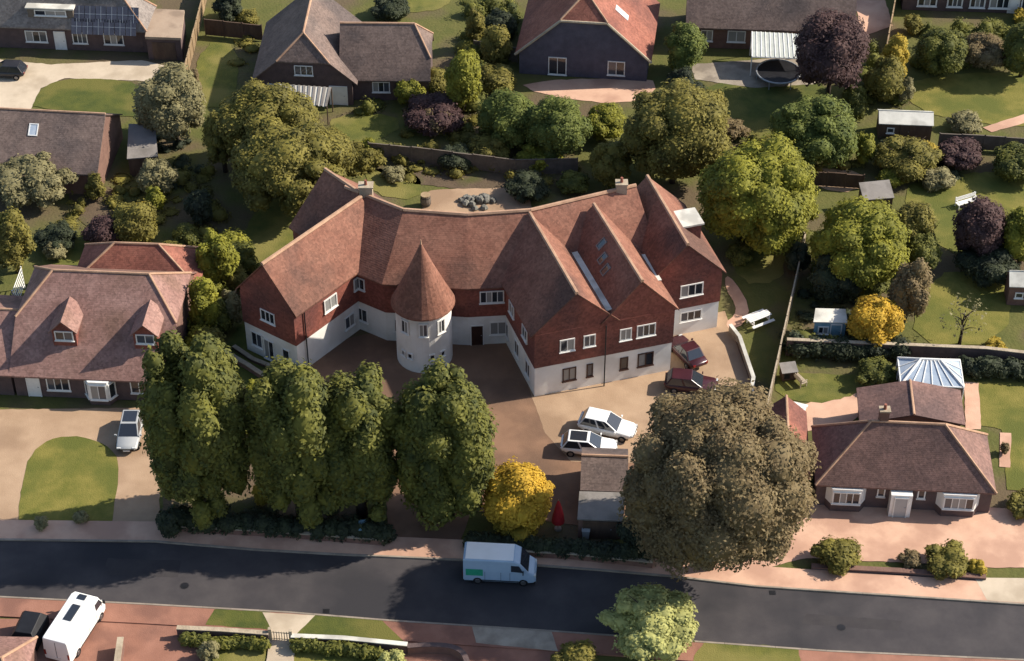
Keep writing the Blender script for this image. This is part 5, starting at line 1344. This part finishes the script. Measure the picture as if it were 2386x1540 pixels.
# top edge gardens
bush((860, -10, 960, 45), 'leaf_dark', 'dark shrubs behind the side range at the top')
bush((495, -20, 570, 55), 'leaf_dark', 'dark bush beyond the dark fence at the top left')
bush((540, 15, 610, 65), 'leaf_olive', 'olive shrub above the dark fence at the top left')
bush((430, 160, 470, 230), 'leaf_brown', 'brown shrub at the foot of the tall pale fence')
bush((1960, 195, 2020, 262), 'leaf_deep', 'green bush under the purple tree')
bush((370, 1190, 420, 1260), 'leaf_dark', 'dark upright shrub at the foot of the leftmost tall tree')

# rough ground cover in the garden beds: nobody could count it
def ground_cover(name, polys, m, label, n, seed, hmax=.55):
    r = random.Random(seed); bl = []
    for poly in polys:
        W = [P(*q) for q in poly]; xs = [q.x for q in W]; ys = [q.y for q in W]; c = 0; tries = 0
        A_ = abs(sum(W[i].x*W[(i+1) % len(W)].y-W[(i+1) % len(W)].x*W[i].y for i in range(len(W))))/2
        want = int(A_*n)
        while c < want and tries < want*6:
            tries += 1; x, y = r.uniform(min(xs), max(xs)), r.uniform(min(ys), max(ys)); ins = False
            for i in range(len(W)):
                a, b = W[i], W[i-1]
                if (a.y > y) != (b.y > y) and x < (b.x-a.x)*(y-a.y)/(b.y-a.y)+a.x: ins = not ins
            if ins:
                s = r.uniform(.35, 1.0)*(.6+.5*hmax); h = r.uniform(.15, hmax); bl.append((x, y, h*.3, s, s*r.uniform(.7, 1.2), h)); c += 1
    o = foliage_obj(name, bl, MATS[m], None, (0, 0, 0), 16, .2, seed, .8, .7)
    return tag(o, label, 'ground cover', kind='stuff')
ground_cover('ground_cover', [[(170, 400), (330, 420), (500, 380), (560, 520), (450, 560), (330, 545), (150, 540)], [(790, 340), (1000, 345), (1380, 400), (1340, 440), (1240, 432), (1000, 430), (820, 400)],
    [(900, 330), (1080, 260), (1340, 380), (1100, 385)], [(1700, 310), (1900, 330), (2040, 380), (1900, 440), (1760, 380)], [(560, 60), (610, 70), (560, 180), (540, 140)]], 'leaf_olive', 'rough olive ground cover in the garden beds behind the houses', .42, 5, .9)
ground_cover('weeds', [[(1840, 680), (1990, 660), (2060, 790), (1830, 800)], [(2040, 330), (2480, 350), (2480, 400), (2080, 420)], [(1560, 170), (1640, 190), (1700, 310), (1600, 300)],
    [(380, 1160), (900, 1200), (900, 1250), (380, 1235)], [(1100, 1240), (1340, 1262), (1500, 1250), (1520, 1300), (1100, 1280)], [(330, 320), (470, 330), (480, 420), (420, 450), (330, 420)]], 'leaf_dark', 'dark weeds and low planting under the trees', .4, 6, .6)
ground_cover('undergrowth', [[(505, 590), (560, 620), (545, 720), (510, 790), (450, 830), (450, 780), (490, 700)], [(1085, 0), (1190, 0), (1200, 110), (1110, 200), (1060, 180)], [(1690, 560), (1880, 540), (1890, 580), (1840, 570), (1700, 575)],
    [(2110, 60), (2480, 60), (2480, 150), (2130, 170)], [(1040, 190), (1120, 200), (1110, 330), (1000, 330)], [(1900, 590), (2080, 600), (2060, 690), (1900, 690)], [(2000, 90), (2060, 130), (2110, 250), (1990, 270)],
    [(1830, 790), (2090, 800), (2090, 830), (1835, 820)], [(820, 255), (930, 225), (930, 260), (830, 268)]], 'leaf_deep', 'tangled green undergrowth between the gardens', .5, 8, 1.5)
